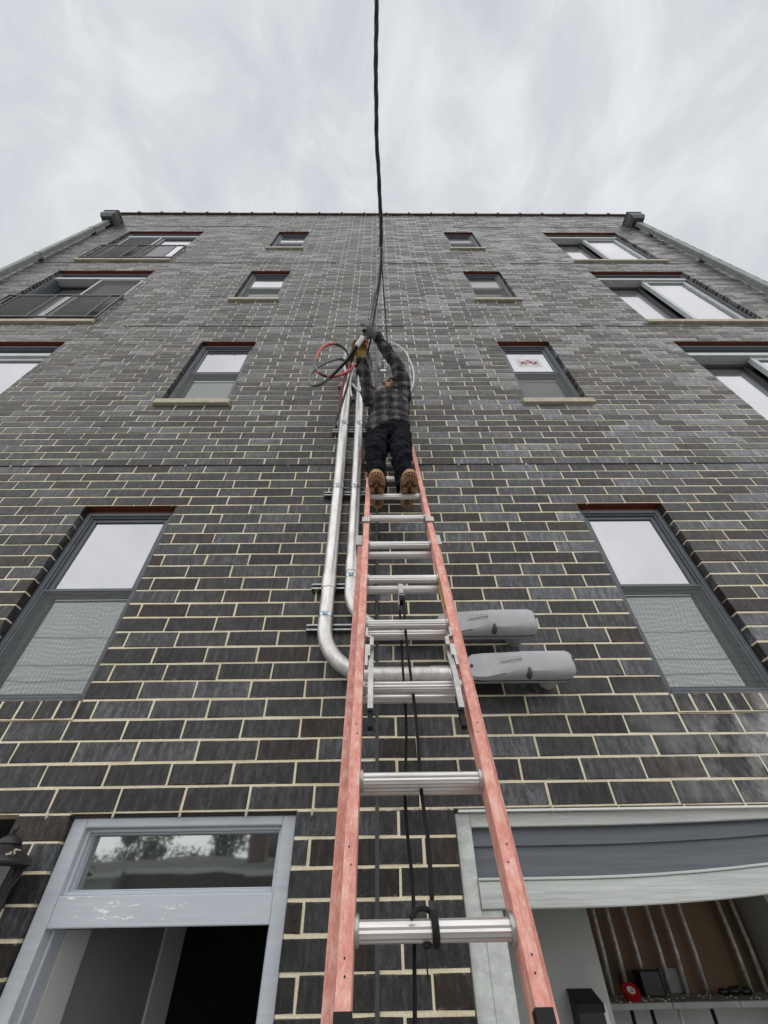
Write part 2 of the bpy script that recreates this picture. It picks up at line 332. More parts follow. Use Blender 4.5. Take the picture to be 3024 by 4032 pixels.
# ------------------------------------------------------------------ mesh helpers
class MB:
    def __init__(s): s.v = []; s.f = []; s.tone = []
    def add(s, vs, fs, tone=0.5):
        o = len(s.v); s.v += [tuple(v) for v in vs]; s.f += [tuple(i + o for i in f) for f in fs]; s.tone += [tone] * len(vs)
        return s
    def box(s, x0, x1, y0, y1, z0, z1):
        v = [(x0, y0, z0), (x1, y0, z0), (x1, y1, z0), (x0, y1, z0), (x0, y0, z1), (x1, y0, z1), (x1, y1, z1), (x0, y1, z1)]
        return s.add(v, [(0, 3, 2, 1), (4, 5, 6, 7), (0, 1, 5, 4), (1, 2, 6, 5), (2, 3, 7, 6), (3, 0, 4, 7)])
    def bbox(s, x0, x1, y0, y1, z0, z1, b=0.003):   # box with its front (-y) edges chamfered
        v = [(x0, y1, z0), (x1, y1, z0), (x1, y1, z1), (x0, y1, z1), (x0, y0 + b, z0), (x1, y0 + b, z0), (x1, y0 + b, z1), (x0, y0 + b, z1),
             (x0 + b, y0, z0 + b), (x1 - b, y0, z0 + b), (x1 - b, y0, z1 - b), (x0 + b, y0, z1 - b)]
        return s.add(v, [(0, 3, 2, 1), (0, 1, 5, 4), (1, 2, 6, 5), (2, 3, 7, 6), (3, 0, 4, 7), (4, 5, 9, 8), (5, 6, 10, 9), (6, 7, 11, 10), (7, 4, 8, 11), (8, 9, 10, 11)])
    def tube(s, pts, r, n=10, cap=True, taper=None):
        pts = [Vector(p) for p in pts]; m = len(pts); rings = []
        up = Vector((0.137, 0.31, 0.94)).normalized(); prev = None
        for i, p in enumerate(pts):
            t = (pts[min(i + 1, m - 1)] - pts[max(i - 1, 0)]).normalized()
            if prev is None:
                a = t.cross(up)
                if a.length < 1e-3: a = t.cross(Vector((1, 0, 0)))
                a.normalize()
            else:
                a = (prev - t * prev.dot(t)).normalized()
            prev = a; b = t.cross(a)
            rr = r[i] if isinstance(r, (list, tuple)) else r
            rings.append([p + (a * math.cos(2 * math.pi * k / n) + b * math.sin(2 * math.pi * k / n)) * rr for k in range(n)])
        vs = [v for rg in rings for v in rg]; fs = []
        for i in range(m - 1):
            for k in range(n):
                k2 = (k + 1) % n; fs.append((i * n + k, i * n + k2, (i + 1) * n + k2, (i + 1) * n + k))
        if cap: fs.append(tuple(range(n - 1, -1, -1))); fs.append(tuple((m - 1) * n + k for k in range(n)))
        return s.add(vs, fs)
    def loft(s, rings, cap=True):
        n = len(rings[0]); vs = [v for rg in rings for v in rg]; fs = []
        for i in range(len(rings) - 1):
            for k in range(n):
                k2 = (k + 1) % n; fs.append((i * n + k, i * n + k2, (i + 1) * n + k2, (i + 1) * n + k))
        if cap: fs.append(tuple(range(n - 1, -1, -1))); fs.append(tuple((len(rings) - 1) * n + k for k in range(n)))
        return s.add(vs, fs)
    def sphere(s, c, r, nu=12, nv=8, M3=None):
        c = Vector(c); r = (r, r, r) if not isinstance(r, (tuple, list)) else r; vs = []; fs = []
        for j in range(nv + 1):
            th = math.pi * j / nv
            for i in range(nu):
                ph = 2 * math.pi * i / nu
                p = Vector((r[0] * math.sin(th) * math.cos(ph), r[1] * math.sin(th) * math.sin(ph), r[2] * math.cos(th)))
                if M3: p = M3 @ p
                vs.append(c + p)
        for j in range(nv):
            for i in range(nu):
                i2 = (i + 1) % nu; fs.append((j * nu + i, (j + 1) * nu + i, (j + 1) * nu + i2, j * nu + i2))
        return s.add(vs, fs)
    def lathe(s, prof, c, n=20, axis='z'):
        c = Vector(c); rings = []
        for r, h in prof:
            rg = []
            for k in range(n):
                a = 2 * math.pi * k / n
                q = {'z': Vector((r * math.cos(a), r * math.sin(a), h)), 'y': Vector((r * math.cos(a), h, r * math.sin(a))), 'x': Vector((h, r * math.cos(a), r * math.sin(a)))}[axis]
                rg.append(c + q)
            rings.append(rg)
        return s.loft(rings)
    def mesh(s, name, m, smooth=False):
        me = bpy.data.meshes.new(name); me.from_pydata(s.v, [], s.f); me.materials.append(m)
        a = me.attributes.new('tone', 'FLOAT', 'POINT'); a.data.foreach_set('value', s.tone)
        b = bmesh.new(); b.from_mesh(me); bmesh.ops.recalc_face_normals(b, faces=b.faces); b.to_mesh(me); b.free()
        if smooth:
            me.shade_smooth()
        return me
    def build(s, name, m, parent=None, smooth=False, sharp=None):
        me = s.mesh(name, m, smooth)
        if smooth and sharp: me.set_sharp_from_angle(angle=math.radians(sharp))
        return link(bpy.data.objects.new(name, me), parent)

def link(o, parent=None):
    C.objects.link(o)
    if parent:
        o.parent = parent; o.matrix_parent_inverse = world_of(parent).inverted()
    return o
def world_of(o):
    return o.matrix_world if not o.parent else o.matrix_basis   # every Empty sits unrotated; see thing()
def thing(name, label, cat, loc=(0, 0, 0), group=None):
    o = bpy.data.objects.new(name, None); C.objects.link(o); o.location = loc
    o.matrix_world = Matrix.Translation(loc); o.empty_display_size = 0.1
    return tag(o, label, cat, group)
def tag(o, label, cat=None, group=None, kind=None):
    if label: o['label'] = label
    if cat: o['category'] = cat
    if group: o['group'] = group
    if kind: o['kind'] = kind
    return o
def structure(o): o['kind'] = 'structure'; return o
def smooth_path(pts, sub=6):      # Catmull-Rom
    P = [Vector(p) for p in pts]; out = []
    for i in range(len(P) - 1):
        a = P[max(i - 1, 0)]; b = P[i]; c = P[i + 1]; d = P[min(i + 2, len(P) - 1)]
        for k in range(sub):
            t = k / sub
            out.append(0.5 * ((2 * b) + (c - a) * t + (2 * a - 5 * b + 4 * c - d) * t * t + (3 * b - a - 3 * c + d) * t ** 3))
    out.append(P[-1]); return out

WY = 2.3337            # outer face of the brick wall
Z0 = 0.373             # underside of the course above the doors
HC = 0.1016; LB = 0.3048; G = 0.0118
GZ = -2.0              # ground
XL, XR = -7.05, 7.03
NTOP = 132
EXP = -0.015
def zn(n): return Z0 + HC * n

# ------------------------------------------------------------------ ground and alley
g = MB(); g.add([(-600, -600, GZ), (600, -600, GZ), (600, 600, GZ), (-600, 600, GZ)], [(0, 1, 2, 3)])
structure(g.build('ground', M['concrete']))

# ------------------------------------------------------------------ the brick building
bld = thing('brick_building', 'tall dark brick building with cream mortar joints and grey window frames', 'building', (0, WY, GZ))
# openings: x0,x1,n0,n1
SM = [(-2.347, -1.624), (1.611, 2.301)]
WD = [(-5.915, -4.143), (4.004, 5.787)]
openings = []
for (a, b) in SM:
    openings.append((a, b, 5, 20, 'small2'))
    for base in (51, 82, 113): openings.append((a, b, base - 15, base, 'small'))
for (a, b) in WD:
    openings.append((a, b, -4, 20, 'wide')) if False else None
    for base in (51, 82, 113): openings.append((a, b, base - 24, base, 'wide'))
openings.append((-1.42, -0.388, -40, 0, 'door'))
openings.append((0.342, 4.9, -40, 0, 'garage'))
openings.append((-4.9, -1.66, -40, 0, 'garage_l'))
DEPTH = 0.095

def clip_row(n, x0, x1):
    segs = [(x0, x1)]
    for (a, b, n0, n1, k) in openings:
        lo = n0 - (1 if k in ('small', 'wide', 'small2') else 0)
        if lo <= n < n1:
            out = []
            aa, bb = (a, b)
            if n == lo and k in ('small', 'wide'): aa, bb = a - 0.045, b + 0.045
            for (p, q) in segs:
                if bb <= p or aa >= q: out.append((p, q)); continue
                if aa > p: out.append((p, aa))
                if bb < q: out.append((bb, q))
            segs = out
    return [(p, q) for p, q in segs if q - p > 0.02]

def brick_cells(n):
    """(x0,x1) faces of the bricks of course n (between joint n and n+1)"""
    cells = []
    for side in (0, 1):
        lo, hi = (XL, EXP - 0.006) if side == 0 else (EXP + 0.006, XR)
        ph = ((-0.010 if n % 2 == 0 else 0.193) if side == 0 else (0.190 if n % 2 == 0 else 0.083))
        for (p, q) in clip_row(n, lo, hi):
            js = []
            k0 = math.floor((p - ph) / LB) + 1; x = ph + k0 * LB
            while x < q:
                js.append(x); x += LB
            js = [j for j in js if j - p > 0.055 and q - j > 0.055]
            ed = [p - G / 2 + 0.001] + js + [q + G / 2 - 0.001]
            if side == 0 and q == hi: ed[-1] = q + G / 2
            if side == 1 and p == lo: ed[0] = p - G / 2
            for a, b in zip(ed, ed[1:]): cells.append((a + G / 2, b - G / 2))
    return cells

def proj_area(x0, x1, z0, z1):
    ps = []
    for (x, z) in ((x0, z0), (x1, z0), (x1, z1), (x0, z1)):
        P = Vector((x, WY, z)); d = P.dot(F)
        if d < 0.1: return 0
        ps.append((1512 + 1629 * P.dot(R) / d, 2016 - 1629 * P.dot(U) / d))
    cx = sum(p[0] for p in ps) / 4; cy = sum(p[1] for p in ps) / 4
    if not (-40 < cx < 3064 and -40 < cy < 4072): return 0
    return abs(sum(ps[i][0] * ps[(i + 1) % 4][1] - ps[(i + 1) % 4][0] * ps[i][1] for i in range(4))) / 2

def brick_verts(mb, x0, x1, z0, z1, tone, rnd, off=0.0, yb=None, jit=0.0018):
    b = 0.0022; y0 = WY + off + rnd.uniform(-0.0012, 0.0004); y1 = yb if yb else WY + DEPTH
    j = lambda: rnd.uniform(-jit, jit)
    v = [(x0, y1, z0), (x1, y1, z0), (x1, y1, z1), (x0, y1, z1), (x0 + j(), y0 + b, z0 + j()), (x1 + j(), y0 + b, z0 + j()), (x1 + j(), y0 + b, z1 + j()), (x0 + j(), y0 + b, z1 + j()),
         (x0 + b + j(), y0 + j(), z0 + b), (x1 - b + j(), y0 + j(), z0 + b), (x1 - b, y0 + j(), z1 - b), (x0 + b, y0 + j(), z1 - b)]
    mb.add(v, [(0, 3, 2, 1), (0, 1, 5, 4), (1, 2, 6, 5), (2, 3, 7, 6), (3, 0, 4, 7), (4, 5, 9, 8), (5, 6, 10, 9), (6, 7, 11, 10), (7, 4, 8, 11), (8, 9, 10, 11)], tone)

rb = random.Random(11)
def tone_at(x, z, r):
    u = r.random()
    if u < (0.12 if x < 0 else 0.17): return r.uniform(0.0, 0.10)
    if u < 0.5: return r.uniform(0.16, 0.45)
    t = r.uniform(0.35, 0.8)
    if z > 0.75 and x > 0: t += r.uniform(0.05, 0.34)
    if z > 3: t += r.uniform(0.0, 0.22)  # upper bricks paler: grazing sky sheen put into their tone
    return min(1.0, t)
allb = []
for n in range(-23, NTOP):
    for (a, b) in brick_cells(n):
        z0, z1 = zn(n) + G / 2 + rb.uniform(-0.0015, 0.0015), zn(n + 1) - G / 2 + rb.uniform(-0.0015, 0.0015)
        allb.append((proj_area(a, b, z0, z1), a, b, z0, z1, tone_at((a + b) / 2, z0, rb)))
# rowlock sills under the second-floor windows
rowl = []
for (a, b) in SM:
    k = 7; pw = (b - a) / k
    for i in range(k): rowl.append((a + pw * i + G / 2, a + pw * (i + 1) - G / 2, zn(4) + G / 2, zn(5) - 0.004, rb.uniform(0.03, 0.4)))
order = sorted(range(len(allb)), key=lambda i: -allb[i][0])
single = set(order[:284])
variants = {}
def brick_obj(a, b, z0, z1, tone, off=0.0):
    L_ = round(b - a, 3); key = (L_, round(z1 - z0, 3), int(tone * 14), off)
    if key not in variants:
        mb = MB(); rr = random.Random(len(variants) + 3)
        h = z1 - z0; brick_verts(mb, -L_ / 2, L_ / 2, -h / 2, h / 2, tone, rr, off)
        mb.v = [(x, y - WY, z) for x, y, z in mb.v]
        variants[key] = mb.mesh('brick', M['brick'])
    o = bpy.data.objects.new('brick', variants[key]); C.objects.link(o)
    o.location = ((a + b) / 2 + rb.uniform(-0.001, 0.001), WY - WY, (z0 + z1) / 2 - GZ)   # relative to the building's base
    o.rotation_euler = (rb.uniform(-0.004, 0.004), rb.uniform(-0.002, 0.002), rb.uniform(-0.0018, 0.0018))
    o.parent = bld
    return o
rest = MB()
for i, (ar, a, b, z0, z1, t) in enumerate(allb):
    if i in single: brick_obj(a, b, z0, z1, t)
    else: brick_verts(rest, a, b, z0, z1, t, rb)
for (a, b, z0, z1, t) in rowl: brick_obj(a, b, z0, z1, t, -0.012)
tag(rest.build('brickwork', M['brick'], bld), 'remaining dark bricks laid in one-third bond', kind='stuff')

# mortar: a recessed course-high strip behind every run of bricks
mo = MB()
for n in range(-23, NTOP):
    for (lo, hi) in ((XL, EXP - 0.004), (EXP + 0.004, XR)):
        for (p, q) in clip_row(n, lo, hi):
            mo.box(p + 0.0045, q - 0.0045, WY + 0.0034, WY + 0.11, zn(n), zn(n + 1))
for (a, b) in SM: mo.box(a - 0.002, b + 0.002, WY - 0.0095, WY + 0.10, zn(4), zn(5) - 0.006)
mo.build('mortar_joints', M['mortar'], bld)
# mortar squeezed out below joints
dr = MB(); rd = random.Random(5)
def drip(x, z, s):
    dr.sphere((x, WY - 0.002, z - 0.006 * s), (0.005 * s, 0.006 * s, 0.012 * s), 6, 5)
for x in (-1.525, -1.225, -0.92, -0.617, -0.315, 0.80, 1.11, 1.42, 1.71, 2.0): drip(x, Z0 - 0.002, rd.uniform(0.8, 1.4))
for i in range(22): dr.sphere((rd.uniform(-0.0, 0.34), WY + 0.0, Z0 + rd.uniform(-0.006, 0.002)), (rd.uniform(0.004, 0.012), 0.004, 0.004), 6, 4)
for nn in (25, 56, 87):
    x = -6.9
    while x < 6.9:
        if rd.random() < 0.5: drip(x + rd.uniform(-0.01, 0.01), zn(nn) - 0.002, rd.uniform(0.8, 1.8))
        x += LB
for (a, b) in SM + WD:
    for nn in ((20, 51, 82, 113) if b - a < 1 else (51, 82, 113)):
        for k in range(int((b - a) / LB) + 1): drip(a + 0.08 + k * LB, zn(nn) - 0.001, rd.uniform(0.6, 1.3))
tag(dr.build('mortar_blobs', M['splat'], bld, True), None, kind='stuff')
# backing behind the skin, side walls and roof
bk = MB()
bk.box(XL + 0.01, XR - 0.01, WY + 0.32, 14, 0.62, 13.2)
bk.box(XL + 0.01, -5.0, WY + 0.12, 14, GZ, 0.62); bk.box(5.0, XR - 0.01, WY + 0.12, 14, GZ, 0.62)
bk.box(-1.63, -1.445, WY + 0.108, 2.75, GZ, 0.62); bk.box(-0.365, 0.325, WY + 0.108, 4.4, GZ, 0.62)
bk.box(XL + 0.004, XL + 0.32, WY + 0.10, 14, GZ, zn(NTOP) - 0.01); bk.box(XR - 0.32, XR - 0.004, WY + 0.10, 14, GZ, zn(NTOP) - 0.01)
bk.build('wall_core', M['redbrick'], bld)
# parapet back
pb = MB(); pb.box(XL + 0.33, XR - 0.33, WY + 0.112, WY + 0.315, zn(115), zn(NTOP) - 0.005); pb.build('parapet', M['mortar'], bld)
# expansion joint sealant
s_ = MB(); s_.box(EXP - 0.0085, EXP + 0.0085, WY - 0.0015, WY + 0.03, GZ, zn(NTOP))
s_.build('expansion_joint', M['caulk'], bld)
# shelf-angle flashing lines
for nn, runs in ((25, [(XL + .01, XR - .01)]), (56, [(-3.6, -0.9), (-0.6, 1.0), (1.1, 3.1), (3.3, 6.4)]), (87, [(-6.8, -0.8), (-0.5, 2.1), (2.4, 6.2)]), (118, [(-6.3, -2.6), (1.9, 3.2), (4.0, 6.2)])):
    for (p, q) in runs:
        fl = MB(); fl.box(p, q, WY - 0.006, WY + 0.03, zn(nn) - 0.0045, zn(nn) + 0.0045); fl.build('flashing_strip', M['redox_dark'], bld)
# coping tiles
zt = zn(NTOP)
nt_ = 23; tw = (XR - XL + 0.04) / nt_
cme = None
for k in range(nt_):
    if cme is None:
        cm = MB()
        prof = [(-0.045, 0.0), (-0.045, 0.07), (-0.02, 0.10), (0.10, 0.125), (0.36, 0.10), (0.36, 0.0)]
        cm.loft([[(x, y, z) for (y, z) in prof] for x in (0.003, tw - 0.003)])
        prof2 = [(-0.062, 0.012), (-0.062, 0.10), (-0.03, 0.155), (0.0, 0.175), (0.20, 0.185), (0.37, 0.15), (0.37, 0.012)]
        cm.loft([[(x, y, z) for (y, z) in prof2] for x in (tw - 0.05, tw - 0.006)])
        cme = cm.mesh('coping_tile', M['coping'])
    o = bpy.data.objects.new('coping_tile', cme); C.objects.link(o); o.parent = bld
    o.location = (XL - 0.02 + tw * k, 0, zt - GZ); o.rotation_euler = (0, rb.uniform(-0.004, 0.004), 0)

# ------------------------------------------------------------------ windows
def frame_ring(mb, x0, x1, z0, z1, w_, y0, y1, b=0.003, wb=None, wt=None):
    wb = w_ if wb is None else wb; wt = w_ if wt is None else wt
    mb.bbox(x0, x0 + w_, y0, y1, z0, z1, b); mb.bbox(x1 - w_, x1, y0, y1, z0, z1, b)
    mb.bbox(x0 + w_ + 0.0005, x1 - w_ - 0.0005, y0 + 0.0007, y1, z1 - wt, z1, b); mb.bbox(x0 + w_ + 0.0005, x1 - w_ - 0.0005, y0 + 0.0007, y1, z0, z0 + wb, b)
def sill(x0, x1, z1, parent, label=None):
    m_ = MB(); y0 = WY - 0.035
    v = [(x0, y0, z1 - 0.100), (x1, y0, z1 - 0.100), (x1, WY + 0.10, z1 - 0.100), (x0, WY + 0.10, z1 - 0.100),
         (x0, y0, z1 - 0.018), (x1, y0, z1 - 0.018), (x1, WY + 0.10, z1 + 0.004), (x0, WY + 0.10, z1 + 0.004)]
    m_.add(v, [(0, 3, 2, 1), (4, 5, 6, 7), (0, 1, 5, 4), (1, 2, 6, 5), (2, 3, 7, 6), (3, 0, 4, 7)])
    o = m_.build('sill', M['lime'], parent)
    bv = o.modifiers.new('b', 'BEVEL'); bv.width = 0.004; bv.segments = 2
    return o
def lintel(a, b, z, parent):
    m_ = MB(); m_.box(a - 0.0, b + 0.0, WY + 0.004, WY + 0.098, z - 0.004, z + 0.006); m_.box(a, b, WY + 0.062, WY + 0.098, z - 0.03, z - 0.0045)
    return m_.build('lintel', M['redox'], parent)

def hung_window(a, b, n0, n1, upper='pane', lower='pane_low', has_sill=True, screen=True, open_low=0.0):
    z0, z1 = zn(n0) + (0.004 if has_sill else 0.0), zn(n1) - 0.032
    x0, x1 = a + 0.012, b - 0.012; fy = WY + 0.052
    fr = MB(); frame_ring(fr, x0, x1, z0, z1, 0.034, fy, fy + 0.13)
    frame_ring(fr, x0 + 0.0345, x1 - 0.0345, z0 + 0.0345, z1 - 0.0345, 0.014, fy + 0.014, fy + 0.13, 0.002)
    W_ = fr.build('window', M['slate'], bld)
    zm = z0 + (z1 - z0) * 0.505; u = 0.049
    s1 = MB(); frame_ring(s1, x0 + u, x1 - u, zm, z1 - u, 0.030, fy + 0.030, fy + 0.058, wb=0.034)
    s1.build('upper_sash', M['slate'], W_)
    p1 = MB(); p1.box(x0 + u + 0.028, x1 - u - 0.028, fy + 0.044, fy + 0.048, zm + 0.030, z1 - u - 0.028); p1.build('pane', M[upper], W_)
    s2 = MB(); zl = z0 + u + open_low
    frame_ring(s2, x0 + u, x1 - u, zl, zm + 0.012, 0.034, fy + 0.062, fy + 0.098, wt=0.03); s2.build('lower_sash', M['slate'], W_)
    p2 = MB(); p2.box(x0 + u + 0.032, x1 - u - 0.032, fy + 0.078, fy + 0.082, zl + 0.032, zm - 0.016); p2.build('pane', M[lower], W_)
    if open_low:
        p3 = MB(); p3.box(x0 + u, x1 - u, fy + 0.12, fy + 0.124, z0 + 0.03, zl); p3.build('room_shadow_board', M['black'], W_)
    if screen:
        s3 = MB(); frame_ring(s3, x0 + 0.036, x1 - 0.036, z0 + 0.036, zm + 0.008, 0.014, fy + 0.006, fy + 0.016, 0.002); s3.build('screen_frame', M['slate'], W_)
        p4 = MB(); p4.add([(x0 + 0.05, fy + 0.011, z0 + 0.05), (x1 - 0.05, fy + 0.011, z0 + 0.05), (x1 - 0.05, fy + 0.011, zm - 0.006), (x0 + 0.05, fy + 0.011, zm - 0.006)], [(0, 1, 2, 3)])
        p4.build('insect_screen', M['screen'], W_)
    # side trim between brick and frame
    tr = MB(); tr.box(x1 + 0.0005, b - 0.001, fy + 0.004, fy + 0.10, z0, z1); tr.box(a + 0.001, x0 - 0.0005, fy + 0.004, fy + 0.10, z0, z1); tr.build('jamb_trim', M['slate_dark'], W_)
    lintel(a, b, zn(n1), W_)
    if has_sill: sill(a - 0.04, b + 0.04, zn(n0), W_)
    return W_
for i, (a, b) in enumerate(SM):
    hung_window(a, b, 5, 20, has_sill=False)
    w3 = hung_window(a, b, 36, 51, lower='pane_low' if i == 0 else 'pane_dim')
    hung_window(a, b, 67, 82, upper='pane' if i == 0 else 'pane_dim', lower='pane_low' if i == 0 else 'pane_dim', open_low=0 if i == 0 else 0.10)
    hung_window(a, b, 98, 113, upper='pane' if i == 0 else 'pane_dim', lower='pane_dim')
    if i == 1:      # printed paper before the pane; the glass's reflection veil is put into its colours
        fy = WY + 0.052; y = fy + 0.0425
        pp = MB(); pp.box(1.80, 2.10, y, y + 0.0008, 5.00, 5.215); pob = pp.build('paper_sign', M['paper'], w3)
        pr = MB()
        def stroke(x0, z0, x1, z1, t=0.016):
            d = Vector((x1 - x0, 0, z1 - z0)).normalized(); n_ = Vector((-d.z, 0, d.x)) * t
            p = Vector((x0, y - 0.0006, z0)); q = Vector((x1, y - 0.0006, z1))
            pr.add([p - n_, q - n_, q + n_, p + n_], [(0, 1, 2, 3)])
        for s in ((1.835, 5.15, 1.905, 5.05), (1.835, 5.05, 1.905, 5.15), (1.905, 5.10, 1.955, 5.18), (1.955, 5.18, 2.0, 5.06), (1.90, 5.07, 1.99, 5.13), (2.0, 5.15, 2.07, 5.05), (2.0, 5.05, 2.07, 5.15)): stroke(*s)
        pr.build('red_print', M['redprint'], w3)

def wide_window(a, b, n0, n1, left, guard, shade):
    z0, z1 = zn(n0) + 0.004, zn(n1) - 0.032; x0, x1 = a + 0.012, b - 0.012; fy = WY + 0.052
    ztr = z1 - 0.30       # underside of the transom bar
    fr = MB(); frame_ring(fr, x0, x1, z0, z1, 0.045, fy, fy + 0.20)
    frame_ring(fr, x0 + 0.0455, x1 - 0.0455, z0 + 0.0455, z1 - 0.0455, 0.02, fy + 0.02, fy + 0.20, 0.002)
    W_ = fr.build('window', M['slate'], bld)
    tb = MB(); tb.bbox(x0 + 0.046, x1 - 0.046, fy - 0.004, fy + 0.20, ztr, ztr + 0.075, 0.004); tb.build('transom_bar', M['alu'], W_)
    p0 = MB(); p0.box(x0 + 0.066, x1 - 0.066, fy + 0.125, fy + 0.129, ztr + 0.075, z1 - 0.066); p0.build('transom_pane', M['pane'], W_)
    mu = (x0 + x1) / 2 - (0.03 if left else -0.0)
    fixed = (x0 + 0.066, mu) if left else (mu, x1 - 0.066)
    slide = (mu, x1 - 0.066) if left else (x0 + 0.066, mu)
    if left:      # right-hand leaf in front here
        fixed, slide = slide, fixed
    # front leaf
    s1 = MB(); frame_ring(s1, fixed[0], fixed[1], z0 + 0.066, ztr - 0.002, 0.062, fy + 0.028, fy + 0.085); s1.build('front_leaf', M['alu'] if not shade else M['slate'], W_)
    p1 = MB(); p1.box(fixed[0] + 0.06, fixed[1] - 0.06, fy + 0.05, fy + 0.054, z0 + 0.12, ztr - 0.06); p1.build('pane', M['pane'], W_)
    s2 = MB(); frame_ring(s2, slide[0], slide[1], z0 + 0.066, ztr - 0.002, 0.06, fy + 0.125, fy + 0.175); s2.build('rear_leaf', M['slate_dark'], W_)
    p2 = MB(); p2.box(slide[0] + 0.058, slide[1] - 0.058, fy + 0.148, fy + 0.152, z0 + 0.12, ztr - 0.06); p2.build('pane', M['pane'] if not left else M['pane_dim'], W_)
    lintel(a, b, zn(n1), W_); sill(a - 0.05, b + 0.05, zn(n0), W_)
    if shade:
        sh = MB(); q0, q1 = shade
        sh.add([(q0, fy + 0.018, z0 + 0.07), (q1, fy + 0.018, z0 + 0.07), (q1, fy + 0.018, ztr - 0.004), (q0, fy + 0.018, ztr - 0.004)], [(0, 1, 2, 3)])
        sh.build('door_screen', M['shade'], W_)
        sf = MB(); frame_ring(sf, q0 - 0.03, q1 + 0.03, z0 + 0.067, ztr - 0.003, 0.03, fy + 0.008, fy + 0.024, 0.002); sf.build('screen_frame', M['alu'], W_)
    if guard:
        gy = WY - 0.03; zt_ = z0 + 0.98
        gr = MB(); gr.bbox(a - 0.02, b + 0.05, gy - 0.012, gy + 0.012, zt_ - 0.03, zt_, 0.003); gr.bbox(a - 0.02, b + 0.05, gy - 0.012, gy + 0.012, z0 + 0.05, z0 + 0.075, 0.003)
        for x in (a - 0.01, b + 0.035): gr.bbox(x - 0.012, x + 0.012, gy - 0.010, gy + 0.010, z0 + 0.02, zt_ - 0.0301, 0.002)
        gr.build('guard_rail', M['slate_dark'], W_)
        w2 = (b - a)
        for (p, q) in ((a + 0.16, a + 0.78), (a + 1.03, a + 1.64)):
            pf = MB(); frame_ring(pf, p, q, z0 + 0.077, zt_ - 0.032, 0.014, gy - 0.008, gy + 0.008, 0.001); pf.build('guard_frame', M['slate'], W_)
            pm = MB(); pm.add([(p + 0.012, gy, z0 + 0.09), (q - 0.012, gy, z0 + 0.09), (q - 0.012, gy, zt_ - 0.045), (p + 0.012, gy, zt_ - 0.045)], [(0, 1, 2, 3)])
            pm.build('guard_mesh', M['guard'], W_)
    return W_
for i, (a, b) in enumerate(WD):
    for base in (51, 82, 113):
        if i == 0:
            sh = {51: None, 82: (-4.99, -4.27), 113: (-5.80, -5.08)}[base]
            wide_window(a, b, base - 24, base, base != 113, base != 51, sh)
        else:
            wide_window(a, b, base - 24, base, False, False, None)

# ------------------------------------------------------------------ downspouts with their conductor heads
for (cx, lab) in ((-6.66, 'left'), (6.56, 'right')):
    pz = 12.35
    dp = MB(); dp.bbox(cx - 0.055, cx + 0.055, WY - 0.125, WY - 0.035, GZ + 0.1, pz + 0.05, 0.012)
    D_ = dp.build('drainpipe', M['galv'], bld)
    for z in (1.0, 3.9, 6.7, 9.4, 11.6):
        st = MB(); st.bbox(cx - 0.062, cx + 0.062, WY - 0.130, WY + 0.004, z, z + 0.04, 0.004); st.build('pipe_strap', M['galv'], D_)
    hd = MB(); w1, w2 = 0.168, 0.13
    rings = []
    for (hw, yo, z) in ((w2, 0.20, pz + 0.05), (w1, 0.25, pz + 0.17), (w1, 0.25, pz + 0.42)):
        rings.append([(cx - hw, WY - yo, z), (cx + hw, WY - yo, z), (cx + hw, WY - 0.002, z), (cx - hw, WY - 0.002, z)])
    hd.loft(rings); hd.bbox(cx - w1 - 0.012, cx + w1 + 0.012, WY - 0.262, WY - 0.001, pz + 0.42, pz + 0.46, 0.004)
    hd.build('conductor_head', M['galv_dark'], D_)

# ------------------------------------------------------------------ entrance door frame with its transom light
y0 = WY + 0.035; y1 = WY + 0.17
fr = MB()
fr.bbox(-1.419, -1.352, y0, y1, GZ, 0.362, 0.004); fr.bbox(-0.452, -0.389, y0, y1, GZ, 0.362, 0.004)
fr.bbox(-1.3515, -0.4525, y0, y1, 0.325, 0.362, 0.004)
door = fr.build('door_frame', M['paint'], bld)
rl = MB(); rl.bbox(-1.3515, -0.4525, y0 + 0.004, y1, -0.002, 0.096, 0.004); rl.build('transom_rail', M['paint'], door)
st = MB(); frame_ring(st, -1.351, -0.453, 0.0965, 0.3245, 0.013, y0 + 0.03, y0 + 0.10, 0.002)
frame_ring(st, -1.337, -0.467, 0.110, 0.311, 0.006, y0 + 0.05, y0 + 0.10, 0.002)
st.bbox(-1.351, -1.338, y0 + 0.055, y1, GZ, -0.003, 0.002); st.bbox(-0.466, -0.453, y0 + 0.055, y1, GZ, -0.003, 0.002); st.build('stop_moulding', M['paint'], door)
pn = MB(); pn.box(-1.330, -0.474, y0 + 0.085, y0 + 0.09, 0.117, 0.304); pn.build('transom_pane', M['transom'], door)
hg = MB(); hg.bbox(-0.4685, -0.4665, y0 + 0.07, y0 + 0.105, -0.26, -0.16, 0.001); hg.build('strike_plate', M['black'], door)
ca = MB(); ca.box(-1.42, -0.388, WY + 0.02, WY + 0.09, 0.3625, 0.3725); ca.build('head_flashing', M['redox_dark'], door)
